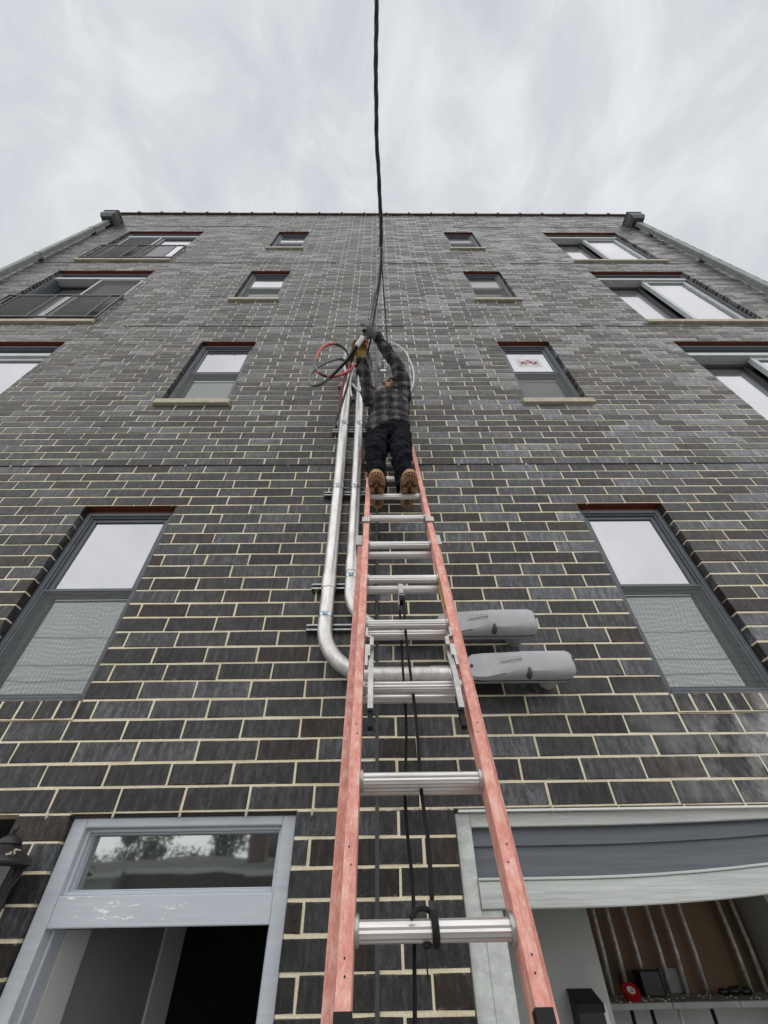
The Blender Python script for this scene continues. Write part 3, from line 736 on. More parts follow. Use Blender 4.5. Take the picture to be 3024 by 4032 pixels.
# open door leaf, hinged left, swung into the hall
lf = thing('door_leaf', 'pale panelled door leaf standing open inside the left doorway', 'door', (-1.345, 2.51, GZ))
d = Vector((0.235, 0.80, 0)).normalized(); nrm = Vector((d.y, -d.x, 0))
def slab(s0, s1, t0, t1, za, zb):
    o = Vector((-1.345, 2.51, 0)); m_ = MB(); q = []
    for z in (za, zb):
        q += [o + d * s0 + nrm * t0 + Vector((0, 0, z)), o + d * s1 + nrm * t0 + Vector((0, 0, z)), o + d * s1 + nrm * t1 + Vector((0, 0, z)), o + d * s0 + nrm * t1 + Vector((0, 0, z))]
    return m_.add(q, [(0, 3, 2, 1), (4, 5, 6, 7), (0, 1, 5, 4), (1, 2, 6, 5), (2, 3, 7, 6), (3, 0, 4, 7)])
slab(0.0, 0.13, -0.02, 0.02, GZ + 0.01, -0.005).build('stile', M['hallwhite'], lf)
slab(0.66, 0.83, -0.02, 0.02, GZ + 0.01, -0.005).build('stile', M['hallwhite'], lf)
slab(0.1305, 0.6595, -0.01, 0.008, GZ + 0.01, -0.005).build('panel', M['hallgrey'], lf)
h_ = MB(); h_.sphere((-1.345, 2.51, -1.0) , 0.001, 4, 3)
ko = Vector((-1.345, 2.51, -1.0)) + d * 0.76 + nrm * 0.05
kb = MB(); kb.sphere(ko, 0.028, 12, 8); kb.build('knob', M['steel2'], lf, True)
# hall shell
hs = MB()
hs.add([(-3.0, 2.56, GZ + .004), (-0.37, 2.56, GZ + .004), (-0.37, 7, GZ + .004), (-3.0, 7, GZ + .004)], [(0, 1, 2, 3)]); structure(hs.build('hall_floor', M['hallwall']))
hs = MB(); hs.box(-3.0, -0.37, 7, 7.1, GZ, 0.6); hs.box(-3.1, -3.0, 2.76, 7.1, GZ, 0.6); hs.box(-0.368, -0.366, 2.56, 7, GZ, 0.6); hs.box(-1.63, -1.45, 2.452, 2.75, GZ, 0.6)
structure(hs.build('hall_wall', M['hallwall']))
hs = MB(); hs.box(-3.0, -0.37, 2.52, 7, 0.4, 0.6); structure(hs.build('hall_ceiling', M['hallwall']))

# ------------------------------------------------------------------ garage front
ty = WY + 0.02
def bowed(mb, c):      # the old timber header climbs towards its right end
    return [(x, y, z + c * max(0.0, min(x, 2.0) - 0.80) ** 2) for (x, y, z) in mb.v]
def header(x0, x1, y0, y1, z0, z1, b, name, m, parent, c):
    xs = [x0 + (2.0 - x0) * k / 10 for k in range(11)] + [x1]
    mb = MB(); mb.loft([[(x, y0, z0 + b), (x, y0, z1 - b), (x, y0 + b, z1), (x, y1, z1), (x, y1, z0), (x, y0 + b, z0)] for x in xs]); mb.v = bowed(mb, c)
    return mb.build(name, m, parent)
gj = MB(); gj.bbox(0.344, 0.4145, ty, ty + 0.12, GZ, 0.3545, 0.004); gf = gj.build('garage_casing', M['trimwood_v'], bld)
gj = MB(); gj.bbox(0.415, 0.50, ty + 0.002, ty + 0.12, GZ, 0.030, 0.004); gj.build('casing_board', M['trimwood_v'], gf)
header(0.415, 4.9, ty + 0.001, ty + 0.12, 0.303, 0.3545, 0.003, 'head_trim', M['trimwood'], gf, 0.016)
header(0.415, 4.9, ty - 0.012, ty + 0.14, 0.031, 0.118, 0.004, 'lintel_board', M['trimwood'], gf, 0.044)
header(0.415, 4.9, ty - 0.018, ty + 0.05, 0.1185, 0.128, 0.002, 'drip_cap', M['trimwood'], gf, 0.044)
gt = MB(); gt.box(0.36, 4.9, WY - 0.012, WY + 0.05, 0.3560, 0.3640); gt.build('head_flashing', M['white'], gf)
for (z0, z1, off) in ((0.236, 0.3025, 0.0), (0.129, 0.2415, 0.0)):
    sb = MB(); xs = [0.416 + 1.584 * k / 10 for k in range(11)] + [4.9]
    sb.loft([[(x, ty + 0.020, z0), (x, ty + 0.034, z1), (x, ty + 0.06, z1), (x, ty + 0.06, z0)] for x in xs])
    sb.v = [(x, y, z + (0.044 - 0.026 * (z - 0.12) / 0.183) * max(0.0, min(x, 2.0) - 0.80) ** 2) for (x, y, z) in sb.v]
    sb.build('siding_board', M['siding'], gf)
# garage room
gs = MB(); gs.box(0.5, 1.075, 3.0, 3.64, GZ, 0.6); gs.box(0.327, 0.333, 2.5, 3.6, GZ, 0.6)
gs.box(2.42, 5.0, 3.642, 3.70, GZ, 0.6); gs.box(2.29, 2.42, 3.36, 3.70, GZ, 0.6)
structure(gs.build('garage_wall', M['garwall']))
gs = MB(); gs.box(1.076, 2.42, 3.66, 3.74, -0.36, 0.6); structure(gs.build('plywood_wall', M['plywood']))
gs = MB(); gs.box(1.076, 2.42, 3.645, 3.74, GZ, -0.361); structure(gs.build('lower_garage_wall', M['garwall']))
gs = MB(); gs.box(0.333, 5.0, 2.48, 3.74, 0.45, 0.6); structure(gs.build('garage_ceiling', M['plywood']))
gs = MB(); gs.box(0.333, 5.0, 2.36, 3.74, GZ, GZ + 0.01); structure(gs.build('garage_floor', M['concrete']))
shf = thing('wall_shelf', 'long grey shelf along the plywood wall inside the garage', 'shelf', (1.7, 3.5, -0.33))
for (p, q) in ((1.077, 1.502), (1.505, 1.855), (1.858, 2.41)):
    m_ = MB(); m_.bbox(p, q, 3.30, 3.655, -0.338, -0.314, 0.003); m_.build('shelf_board', M['shelf'], shf)
places = ['leftmost of', 'second from left of', 'third from left of', 'fourth from left of', 'fifth from left of', 'sixth from left of', 'seventh from left of', 'rightmost of']
for i, (xt, xb) in enumerate(((1.34, 1.321), (1.425, 1.413), (1.538, 1.526), (1.685, 1.658), (1.786, 1.75), (1.893, 1.868), (2.151, 2.123), (2.239, 2.211))):
    m_ = MB(); m_.tube([(xb, 3.61, -0.312), ((xb + xt) / 2, 3.61, -0.15), (xt, 3.61, 0.448)], 0.0125, 10)
    o = m_.build('wall_conduit', M['rod'], None, True)
    if i != 1 and i != 7: tag(o, places[i] + ' the upright metal conduits behind the garage shelf', 'conduit', 'upright conduits in the garage')
    elif i == 1: tag(o, 'upright metal conduit rising just behind the red tape roll', 'conduit', 'upright conduits in the garage')
    else: tag(o, places[i] + ' the upright metal conduits behind the garage shelf', 'conduit', 'upright conduits in the garage')
# things on the shelf
m_ = MB(); m_.lathe([(0.043, 0), (0.045, 0.002), (0.045, 0.022), (0.043, 0.024), (0.020, 0.024), (0.018, 0.020), (0.018, 0.0)], (1.335, 3.33, -0.3135), 24)
t_ = thing('tape_roll', 'red roll of tape lying on the garage shelf', 'tape', (1.335, 3.36, -0.3135))
m_ = MB(); ring = []
for r, y in ((0.020, 0), (0.044, 0), (0.044, 0.024), (0.020, 0.024)):
    ring.append((r, y))
TR = Matrix.Translation((1.330, 3.36, -0.285)) @ Matrix.Rotation(math.radians(38), 4, 'X')
for nm, mm, pr in (('tape', 'tapered', [(0.021, -0.013), (0.044, -0.013), (0.044, 0.013), (0.021, 0.013), (0.021, -0.013)]), ('core', 'white', [(0.010, -0.0125), (0.0205, -0.0125), (0.0205, 0.0140), (0.010, 0.0140), (0.010, -0.0125)])):
    m_ = MB(); m_.loft([[TR @ Vector((r * math.cos(2 * math.pi * k / 24), r * math.sin(2 * math.pi * k / 24), h)) for k in range(24)] for r, h in pr], cap=False); m_.build(nm, M[mm], t_, True, 40)
m_ = MB(); m_.bbox(1.463, 1.575, 3.50, 3.59, -0.3135, -0.215, 0.004); o = m_.build('tool_case', M['black']); tag(o, 'small black case on the shelf among the conduits', 'case')
m_ = MB(); m_.bbox(1.64, 1.755, 3.632, 3.645, -0.3135, -0.215, 0.003); o = m_.build('blank_plate', M['shelf']); tag(o, 'flat grey square plate leaning on the plywood wall', 'plate')
m_ = MB()
for k, (x, r, z) in enumerate(((1.90, .016, -.3), (1.96, .02, -.298), (2.03, .018, -.3), (1.99, .014, -.29))): m_.sphere((x, 3.5, z), (r * 2.0, r, r), 8, 5)
o = m_.build('work_gloves', M['black'], None, True); tag(o, 'crumpled black work gloves heaped on the right of the shelf', 'gloves')
cr_ = MB(); rr = random.Random(3)
for k in range(90):
    x = rr.uniform(1.09, 2.38); cr_.sphere((x, rr.uniform(3.31, 3.6), -0.312), (rr.uniform(.003, .009), .004, .003), 5, 3)
o = cr_.build('shelf_debris', M['splat']); tag(o, 'pale crumbs and dust scattered over the garage shelf', 'debris', kind='stuff')
# letter box and switch on the grey return wall
lb = thing('letter_box', 'black letter box with sloping lid fixed to the grey garage wall', 'letter box', (0.92, 2.95, -0.6))
m_ = MB(); v = []
for x in (0.885, 0.998): v += [(x, 2.892, -0.52), (x, 2.892, -0.278), (x, 2.999, -0.245), (x, 2.999, -0.52)]
m_.add(v, [(0, 1, 2, 3), (7, 6, 5, 4), (0, 4, 5, 1), (1, 5, 6, 2), (2, 6, 7, 3), (3, 7, 4, 0)]); m_.build('box', M['black'], lb)
m_ = MB(); v = []
for x in (0.880, 1.003): v += [(x, 2.884, -0.300), (x, 2.884, -0.275), (x, 2.999, -0.237), (x, 2.999, -0.243)]
m_.add(v, [(0, 1, 2, 3), (7, 6, 5, 4), (0, 4, 5, 1), (1, 5, 6, 2), (2, 6, 7, 3), (3, 7, 4, 0)]); m_.build('lid', M['capblk'], lb)
m_ = MB(); m_.bbox(1.022, 1.045, 2.975, 2.999, -0.36, -0.285, 0.002); sw = m_.build('switch', M['white']); tag(sw, 'small white switch plate beside the black letter box', 'switch')
for i, (x, mm, lab) in enumerate(((1.36, 'cable', 'left black cable hanging below the shelf'), (1.47, 'cable', 'middle black cable hanging below the shelf'), (1.62, 'cablewhite', 'pale cable hanging below the shelf seam'), (1.80, 'cable', 'right black cable hanging below the shelf'))):
    m_ = MB(); m_.tube([(x, 3.5, -0.338), (x - 0.01, 3.5, -0.6), (x - 0.02, 3.5, GZ)], 0.010, 8); tag(m_.build('hanging_cable', M[mm], None, True), lab, 'cable', 'cables under the shelf')

# ------------------------------------------------------------------ wall lantern on the left pier
lt = thing('wall_lantern', 'black wall lantern spattered with mortar beside the left doorway', 'lantern', (-1.52, WY, 0.1))
c = (-1.545, 2.20, 0.0)
m_ = MB(); m_.lathe([(0.001, 0.318), (0.006, 0.314), (0.0105, 0.303), (0.009, 0.293), (0.005, 0.288), (0.014, 0.283)], c, 14); m_.build('finial', M['lantern'], lt, True, 50)
m_ = MB(); m_.lathe([(0.012, 0.283), (0.032, 0.272), (0.046, 0.257), (0.047, 0.251), (0.040, 0.248), (0.040, 0.243), (0.055, 0.240), (0.055, 0.236), (0.092, 0.214), (0.110, 0.200), (0.115, 0.191), (0.113, 0.184), (0.09, 0.180)], c, 28); m_.build('cap', M['lantern'], lt, True, 35)
m_ = MB(); m_.lathe([(0.058, 0.179), (0.045, -0.02)], c, 6); m_.build('glass', M['pane_dim'], lt)
m_ = MB()
for k in range(6):
    a = 2 * math.pi * k / 6; m_.tube([(c[0] + 0.061 * math.cos(a), c[1] + 0.061 * math.sin(a), 0.182), (c[0] + 0.048 * math.cos(a), c[1] + 0.048 * math.sin(a), -0.065)], 0.004, 6)
m_.lathe([(0.062, -0.062), (0.064, -0.075), (0.02, -0.10), (0.004, -0.12)], c, 16); m_.build('cage', M['lantern'], lt)
m_ = MB(); m_.tube(smooth_path([(-1.55, WY - 0.004, 0.12), (-1.54, 2.31, 0.20), (-1.54, 2.27, 0.245), (-1.545, 2.22, 0.255)]), 0.010, 8); m_.bbox(-1.60, -1.53, WY - 0.02, WY - 0.001, 0.06, 0.22, 0.006); m_.build('bracket', M['lantern'], lt)
m_ = MB(); m_.tube(smooth_path([(-1.462, 2.24, 0.185), (-1.462, 2.22, 0.13), (-1.475, 2.18, 0.075), (-1.51, 2.15, 0.045)]), 0.006, 8); m_.build('cord', M['cable'], lt, True)
m_ = MB(); m_.sphere((-1.500, 2.15, 0.078), (0.018, 0.018, 0.015), 12, 8); m_.build('bulb', M['white'], lt, True)
m_ = MB(); rr = random.Random(8)
for k in range(16): m_.sphere((c[0] + 0.075 + rr.uniform(-.018, .018), c[1] - 0.055 + rr.uniform(-.02, .02), 0.215 + rr.uniform(-.012, .016)), (rr.uniform(.003, .010), .006, rr.uniform(.002, .005)), 7, 5)
for k in range(8): m_.sphere((c[0] + 0.02 + rr.uniform(-.02, .02), c[1] - 0.095, 0.200 + rr.uniform(-.005, .006)), (rr.uniform(.003, .010), .005, .003), 7, 5)
m_.build('mortar_splash', M['splat'], lt, True)

# ------------------------------------------------------------------ strut channels
CY = 2.248
snames = ['lowest strut channel crossing behind the two conduits', 'second lowest strut channel behind the conduits', 'middle strut channel between the boots and the second-floor joint', 'fourth strut channel up beside the plaid shirt hem', 'topmost strut channel near the conduit tops']
for i, z in enumerate((1.285, 1.585, 2.49, 3.385, 4.285)):
    m_ = MB(); prof = [(0, 0), (-0.041, 0), (-0.041, 0.010), (-0.0385, 0.010), (-0.0385, 0.0025), (-0.0025, 0.0025), (-0.0025, 0.0385), (-0.0385, 0.0385), (-0.0385, 0.031), (-0.041, 0.031), (-0.041, 0.041), (0, 0.041)]
    x0, x1 = -0.446, -0.035
    rings = [[(x, WY + y, z - 0.02 + q) for (y, q) in prof] for x in (x0, x1)]
    m_.loft(rings); o = m_.build('strut_channel', M['steel2']); tag(o, snames[i], 'strut channel', 'strut channels on the brick wall')

# ------------------------------------------------------------------ conduits with elbows, couplings and conduit bodies
def conduit(cx, cz, xend, ztop, rad, clampz, coupz, label):
    T = thing('metal_conduit', label, 'conduit', (cx, CY, cz), 'galvanised conduits up the wall')
    m_ = MB(); m_.tube([(cx, CY, cz + 0.30), (cx, CY, (cz + ztop) / 2), (cx - 0.012, CY, ztop)], rad, 24); m_.build('riser', M['steel'], T, True, 60)
    el_ = []
    for k in range(15):
        a = math.pi + (math.pi / 2) * k / 14
        el_.append((cx + 0.30 + 0.30 * math.cos(a), CY, cz + 0.30 + 0.30 * math.sin(a)))
    m_ = MB(); m_.tube(el_, rad * 1.02, 24); m_.build('elbow', M['steel'], T, True, 60)
    m_ = MB(); m_.tube([(cx + 0.30, CY, cz), (xend, CY, cz)], rad, 24); m_.build('horizontal_run', M['steel'], T, True, 60)
    m_ = MB(); m_.lathe([(rad * 1.01, coupz - 0.055), (rad * 1.09, coupz - 0.052), (rad * 1.09, coupz + 0.05), (rad * 1.01, coupz + 0.053)], (cx, CY, 0), 24); m_.build('coupling', M['steel'], T, True, 40)
    xc = xend - 0.155
    m_ = MB(); m_.lathe([(rad * 1.01, xc - 0.05), (rad * 1.08, xc - 0.048), (rad * 1.08, xc + 0.045), (rad * 1.01, xc + 0.048)], (0, CY, cz), 24, 'x'); m_.build('coupling', M['steel'], T, True, 40)
    for z in clampz:
        m_ = MB(); m_.lathe([(rad * 1.0, z - 0.012), (rad * 1.06, z - 0.0118), (rad * 1.06, z + 0.012), (rad * 1.0, z + 0.0122)], (cx, CY, 0), 24)
        m_.bbox(cx - 0.012, cx - 0.007, CY - rad - 0.028, CY - rad + 0.004, z - 0.011, z + 0.011, 0.001); m_.bbox(cx + 0.007, cx + 0.012, CY - rad - 0.028, CY - rad + 0.004, z - 0.011, z + 0.011, 0.001)
        m_.tube([(cx - 0.028, CY - rad - 0.017, z), (cx + 0.026, CY - rad - 0.017, z)], 0.0032, 8)
        m_.build('pipe_clamp', M['clamp'], T, False)
    return T
con1 = conduit(-0.3265, 0.965, 0.485, 4.42, 0.0435, (1.33, 2.49, 3.40, 4.27), 1.58, 'front left galvanised conduit curving to the lower grey conduit body')
con2 = conduit(-0.184, 1.220, 0.36, 4.45, 0.039, (1.62, 2.49, 3.40, 4.27), 1.71, 'inner galvanised conduit curving to the upper grey conduit body')
def conduit_body(ox, oz, T):
    # ox,oz shift the lower body
    def sec(x, yf, hf, zc, H, zb, ysm=2.170):
        n = 28; pts = []
        for k in range(n):
            a = 2 * math.pi * k / n; ca, sa = math.cos(a), math.sin(a)
            # superellipse in (y,z): front half bulges to yf
            pz = zb + H * (abs(sa) ** 0.75) * (1 if sa > 0 else -1)
            if ca > 0:
                t = abs(ca) ** 0.55; py = ysm - (ysm - yf) * t
                if t > 0.82: pz = zc + (pz - zb) / H * hf * 1.6 if abs((pz - zb) / H) < 0.62 else pz
            else: py = ysm
            pts.append(Vector((x + ox, py, pz + oz)))
        return pts
    xs = [(0.470, 2.158, .030, .966, .034), (0.478, 2.146, .046, .966, .052), (0.50, 2.140, .060, .966, .064), (0.56, 2.134, .064, .966, .068), (0.66, 2.118, .056, .970, .068), (0.75, 2.100, .046, .975, .068), (0.772, 2.094, .034, .978, .068), (0.80, 2.094, .033, .978, .068), (0.99, 2.094, .033, .978, .068), (1.018, 2.102, .030, .976, .062), (1.034, 2.118, .024, .972, .050), (1.042, 2.140, .018, .968, .034)]
    m_ = MB()
    rings = []
    for (x, yf, hf, zc, H) in xs:
        rg = []
        # profile: back-bottom, seam-bottom, mid-bottom, flat-bottom, flat-top, mid-top, seam-top, back-top
        cz_ = 0.965
        prof = [(2.172, cz_ - H), (yf + (2.172 - yf) * .55, cz_ - H * 0.985), (yf + (2.172 - yf) * .25, cz_ - H * .9), (yf + (2.172 - yf) * .07, cz_ - (H * .8 if hf > .05 else H * .72)), (yf, zc - hf), (yf - 0.0005, zc), (yf, zc + hf), (yf + (2.172 - yf) * .07, cz_ + H * .86), (yf + (2.172 - yf) * .25, cz_ + H * .95), (yf + (2.172 - yf) * .55, cz_ + H * .99), (2.172, cz_ + H)]
        rings.append([Vector((x + ox, y, z + oz)) for (y, z) in prof])
    m_.loft(rings); B_ = m_.build('conduit_body', M['castgrey'], T, True, 38)
    # gasket and rear casting
    def outline(g_, y, x0, x1, H):
        pts = []; n = 10
        for k in range(n + 1): a = math.pi / 2 + math.pi * k / n; pts.append(Vector((x0 + 0.045 + 0.045 * math.cos(a) * 1.0 + g_ * math.cos(a) + ox, y, 0.965 + (H + g_) * math.sin(a) + oz)))
        for k in range(n + 1): a = -math.pi / 2 + math.pi * k / n; pts.append(Vector((x1 - 0.045 + 0.045 * math.cos(a) + g_ * math.cos(a) + ox, y, 0.965 + (H + g_) * math.sin(a) + oz)))
        return pts
    m_ = MB(); m_.loft([outline(0.002, 2.1725, .470, 1.043, .069), outline(0.002, 2.1765, .470, 1.043, .069)]); m_.build('gasket', M['rubber'], B_)
    m_ = MB(); m_.loft([outline(0.001, 2.177, .470, 1.043, .068), outline(0.001, 2.196, .472, 1.040, .068), outline(-0.006, 2.235, .485, 1.02, .064), outline(-0.02, 2.268, .50, 1.0, .06)]); m_.build('rear_casting', M['castgrey'], B_, True, 40)
    m_ = MB(); m_.lathe([(0.056, 2.25), (0.054, 2.28), (0.050, 2.30), (0.050, WY + 0.01)], (0.945 + ox, 0, 0.958 + oz), 22, 'y'); m_.build('hub', M['castgrey'], B_, True, 45)
    m_ = MB(); m_.lathe([(0.047, 0.44), (0.050, 0.445), (0.050, 0.485), (0.044, 0.49)], (ox, CY - 0.01, 0.965 + oz), 20, 'x'); m_.build('threaded_neck', M['castgrey'], B_, True, 45)
    m_ = MB(); m_.sphere((0.78 + ox, 2.122, 0.918 + oz), (0.017, 0.030, 0.036), 12, 8); m_.build('screw_recess', M['galv_dark'], B_, True)
    m_ = MB(); m_.sphere((0.492 + ox, 2.146, 0.965 + oz), (0.012, 0.010, 0.012), 10, 6); m_.sphere((1.030 + ox, 2.114, 0.985 + oz), (0.010, 0.010, 0.012), 10, 6); m_.build('cover_screw', M['galv_dark'], B_, True)
    # raised maker's lettering (cast upside down on this cover)
    cu = bpy.data.curves.new('lettering', 'FONT'); cu.body = 'BRIDGEPORT'; cu.size = 0.020; cu.extrude = 0.0008; cu.align_x = 'CENTER'; cu.align_y = 'CENTER'
    to = bpy.data.objects.new('lettering_curve', cu); C.objects.link(to)
    dg = bpy.context.evaluated_depsgraph_get(); me = bpy.data.meshes.new_from_object(to.evaluated_get(dg)); bpy.data.objects.remove(to)
    me.materials.clear(); me.materials.append(M['letter'])
    slope = math.atan2(2.118 - 2.100, 0.09)
    rot = Matrix.Translation((0.695 + ox, 2.1095, 0.978 + oz)) @ Matrix.Rotation(-slope, 4, 'Z') @ Matrix.Rotation(math.pi / 2, 4, 'X') @ Matrix.Rotation(math.pi + 0.05, 4, 'Z')
    me.transform(rot); link(bpy.data.objects.new('lettering', me), B_)
    m_ = MB()
    for (p, q, z) in ((0.617, 0.765, 0.993), (0.617, 0.765, 0.963)):
        a = Vector((p + ox, 2.1255, z + oz)); b = Vector((q + ox, 2.0970, z + 0.004 + oz)); m_.tube([a, b], 0.0008, 4)
    m_.build('label_border', M['letter'], B_)
    return B_
conduit_body(0, 0, con1); conduit_body(-0.131, 0.255, con2)
# bent tops where the conductors leave
for T, x in ((con1, -0.345), (con2, -0.196)):
    m_ = MB(); m_.lathe([(0.045, 4.40), (0.052, 4.42), (0.060, 4.50), (0.055, 4.56), (0.03, 4.60), (0.005, 4.61)], (x, CY, 0), 18); m_.sphere((x + .01, CY - 0.05, 4.49), (0.05, 0.07, 0.05), 12, 8); m_.build('weatherhead', M['galv_dark'], T, True, 50)

# thin conduit over the expansion joint
m_ = MB(); m_.tube([(EXP, WY - 0.012, 1.325), (EXP, WY - 0.012, 6.0), (EXP - 0.0, WY - 0.012, 13.7)], 0.0095, 10)
tc_ = thing('thin_conduit', 'slim grey conduit running straight up over the vertical wall joint', 'conduit', (EXP, WY, 1.33))
m_.build('tube', M['thincond'], tc_, True)
m_ = MB(); m_.sphere((EXP, WY - 0.016, 1.322), (0.013, 0.013, 0.012), 10, 6); m_.build('end_fitting', M['black'], tc_, True)
for z in (4.17, 7.2, 10.2):
    m_ = MB(); m_.lathe([(0.0095, z - 0.02), (0.013, z - 0.018), (0.013, z + 0.018), (0.0095, z + 0.02)], (EXP, WY - 0.012, 0), 10); m_.build('coupling', M['steel2'], tc_, True)

# ------------------------------------------------------------------ extension ladder
C0 = Vector((0.112, 1.235, -0.012)); ang = math.radians(72.0)
T_ = Vector((0, math.cos(ang), math.sin(ang))); T_ = Vector((0, 0.308, 0.9514)).normalized(); N_ = Vector((0, -T_.z, T_.y)); X_ = Vector((1, 0, 0)); SP = 0.3048
REAR = -0.083; BS = 0.027
def L3(x, s, n): return C0 + X_ * x + T_ * s + N_ * n
lad = thing('extension_ladder', 'faded red fibreglass extension ladder with aluminium rungs leaning on the brick wall', 'ladder', L3(0, -2.05, REAR))
def ladder_rail(x_in, side, s0, s1, nc, name='rail', fl=0.0300, dep=0.035):
    """C channel: web beside the rungs, flanges pointing outwards"""
    t = 0.0045; sg = side
    prof = [(0, dep), (fl, dep), (fl, dep - t), (t, dep - t), (t, -dep + t), (fl, -dep + t), (fl, -dep), (0, -dep)]
    pr2 = []
    rings = []
    for s in (s0, (s0 + s1) / 2, s1):
        rings.append([L3(x_in + sg * x, s, nc + n) for (x, n) in prof])
    m_ = MB(); m_.loft(rings); o = m_.build(name, M['fibre'], lad)
    b = o.modifiers.new('b', 'BEVEL'); b.width = 0.0018; b.segments = 2; b.limit_method = 'ANGLE'
    return o
FI, BI = 0.1675, 0.1985
for sg in (-1, 1):
    ladder_rail(sg * FI, sg, -0.150, 3.33, 0.0, 'fly_rail')
    ladder_rail(sg * BI, sg, -2.05, 1.70, REAR - 0.002, 'base_rail')
def rung(k, half, nc, name):
    n = 28; rings = []; s = k * SP + (BS if nc else 0.0)
    for x in (-half, half):
        rg = []
        for i in range(n):
            a = 2 * math.pi * i / n
            r = 0.0195 + (0.0011 if i % 2 else -0.0006)
            yy, zz = r * math.cos(a), r * math.sin(a)
            zz = min(zz, 0.0165)          # flat tread on top
            rg.append(L3(x, s, nc) + Vector((0, yy, zz)))
        rings.append(rg)
    m_ = MB(); m_.loft(rings); o = m_.build(name, M['alur'], lad)
    for sg in (-1, 1):
        m_ = MB(); rings = []
        for (r, dx_) in ((0.0195, 0.010), (0.026, 0.009), (0.027, 0.004), (0.027, 0.0)):
            rings.append([L3(sg * (half - dx_), s, nc) + Vector((0, r * math.cos(2 * math.pi * i / 20), r * math.sin(2 * math.pi * i / 20))) for i in range(20)])
        m_.loft(rings)
        rings = []
        for (r, dx_) in ((0.0255, -0.001), (0.025, 0.009), (0.018, 0.013)):
            rings.append([L3(sg * (half + dx_), s, nc) + Vector((0, r * math.cos(2 * math.pi * i / 20), r * math.sin(2 * math.pi * i / 20))) for i in range(20)])
        m_.loft(rings)
        m_.build('rung_collar', M['aluc'], o, True, 40)
    return o
for k in range(0, 11): rung(k, FI, 0.0, 'fly_rung')
for k in range(-6, 6): rung(k, BI, REAR, 'base_rung')
for sg in (-1, 1):      # end caps of the fly section
    m_ = MB(); rings = []
    for (s, e_) in ((-0.118, -0.001), (-0.119, 0.0012), (-0.150, 0.0012), (-0.158, -0.006)):
        rings.append([L3(sg * (FI - 0.0015 - e_), s, 0.0365 + e_), L3(sg * (FI + 0.0300 + e_), s, 0.0365 + e_), L3(sg * (FI + 0.0300 + e_), s, 0.010), L3(sg * (FI - 0.0015 - e_), s, 0.010)])
    m_.loft(rings); o = m_.build('end_cap', M['capblk'], lad)
    # top guide clip
    m_ = MB(); x0 = sg * (FI - 0.006); x1 = sg * (FI + 0.040)
    for (a, b, n0, n1) in ((x0, x1, 0.040, 0.045), (x0, x0 + sg * 0.004, -0.05, 0.0402), (x1 - sg * 0.004, x1, -0.08, 0.0402)):
        q = []
        for s in (1.715, 1.765): q += [L3(a, s, n0), L3(b, s, n0), L3(b, s, n1), L3(a, s, n1)]
        m_.add(q, [(0, 3, 2, 1), (4, 5, 6, 7), (0, 1, 5, 4), (1, 2, 6, 5), (2, 3, 7, 6), (3, 0, 4, 7)])
    m_.build('guide_clip', M['aluc'], lad)
    m_ = MB(); q = []
    for s in (1.60, 1.70): q += [L3(sg * (BI + 0.006), s, REAR - 0.03), L3(sg * (BI + 0.042), s, REAR - 0.03), L3(sg * (BI + 0.042), s, REAR + 0.042), L3(sg * (BI + 0.006), s, REAR + 0.042)]
    m_.add(q, [(0, 3, 2, 1), (4, 5, 6, 7), (0, 1, 5, 4), (1, 2, 6, 5), (2, 3, 7, 6), (3, 0, 4, 7)]); m_.build('rail_end_plate', M['aluc'], lad)
    # rung lock: stepped plate on the rail, hooked arm round the rung, black finger
    m_ = MB()
    def bar(pts, wd, th):
        for (p, q) in zip(pts, pts[1:]):
            (x1_, s1_, n1_), (x2_, s2_, n2_) = p, q
            A_ = L3(x1_, s1_, n1_); B2 = L3(x2_, s2_, n2_); dd = (B2 - A_).normalized(); u_ = X_ * wd; v_ = dd.cross(X_).normalized() * th
            e2 = dd * 0.002
            m_.add([A_ - u_ - v_ - e2, A_ + u_ - v_ - e2, A_ + u_ + v_ - e2, A_ - u_ + v_ - e2, B2 - u_ - v_ + e2, B2 + u_ - v_ + e2, B2 + u_ + v_ + e2, B2 - u_ + v_ + e2], [(0, 3, 2, 1), (4, 5, 6, 7), (0, 1, 5, 4), (1, 2, 6, 5), (2, 3, 7, 6), (3, 0, 4, 7)])
    xi = sg * (FI - 0.004)
    for (xa, xb, sa, sb) in ((0.0, 0.008, 0.80, 0.845), (0.006, 0.020, 0.795, 0.803), (0.016, 0.030, 0.755, 0.795), (0.000, 0.018, 0.705, 0.757), (0.0, 0.010, 0.66, 0.705)):
        q = []
        for s in (sa, sb): q += [L3(xi - sg * xa, s, 0.030), L3(xi - sg * xb, s, 0.030), L3(xi - sg * xb, s, 0.052), L3(xi - sg * xa, s, 0.052)]
        m_.add(q, [(0, 3, 2, 1), (4, 5, 6, 7), (0, 1, 5, 4), (1, 2, 6, 5), (2, 3, 7, 6), (3, 0, 4, 7)])
    xa = sg * (FI - 0.026)
    bar([(xa, 0.765, 0.020), (xa, 0.70, 0.036), (xa, 0.64, 0.050), (xa, 0.60, 0.056), (xa, 0.49, 0.050)], 0.0085, 0.007)
    m_.build('rung_lock', M['aluc'], lad)
    m_ = MB(); bar([(xa, 0.545, 0.026), (xa, 0.47, 0.034), (xa, 0.435, 0.036)], 0.008, 0.010); m_.build('lock_finger', M['capblk'], lad)
for sg in (-1, 1):      # rivets beside some rungs
    for sv in (0.10, 0.135, 0.42, 0.45, -0.05, -0.075):
        m_ = MB(); m_.sphere(L3(sg * (FI + 0.012 + 0.004 * (sv * 100 % 2)), sv, 0.0355), 0.0021, 8, 6); m_.build('rivet', M['galv_dark'], lad, True)
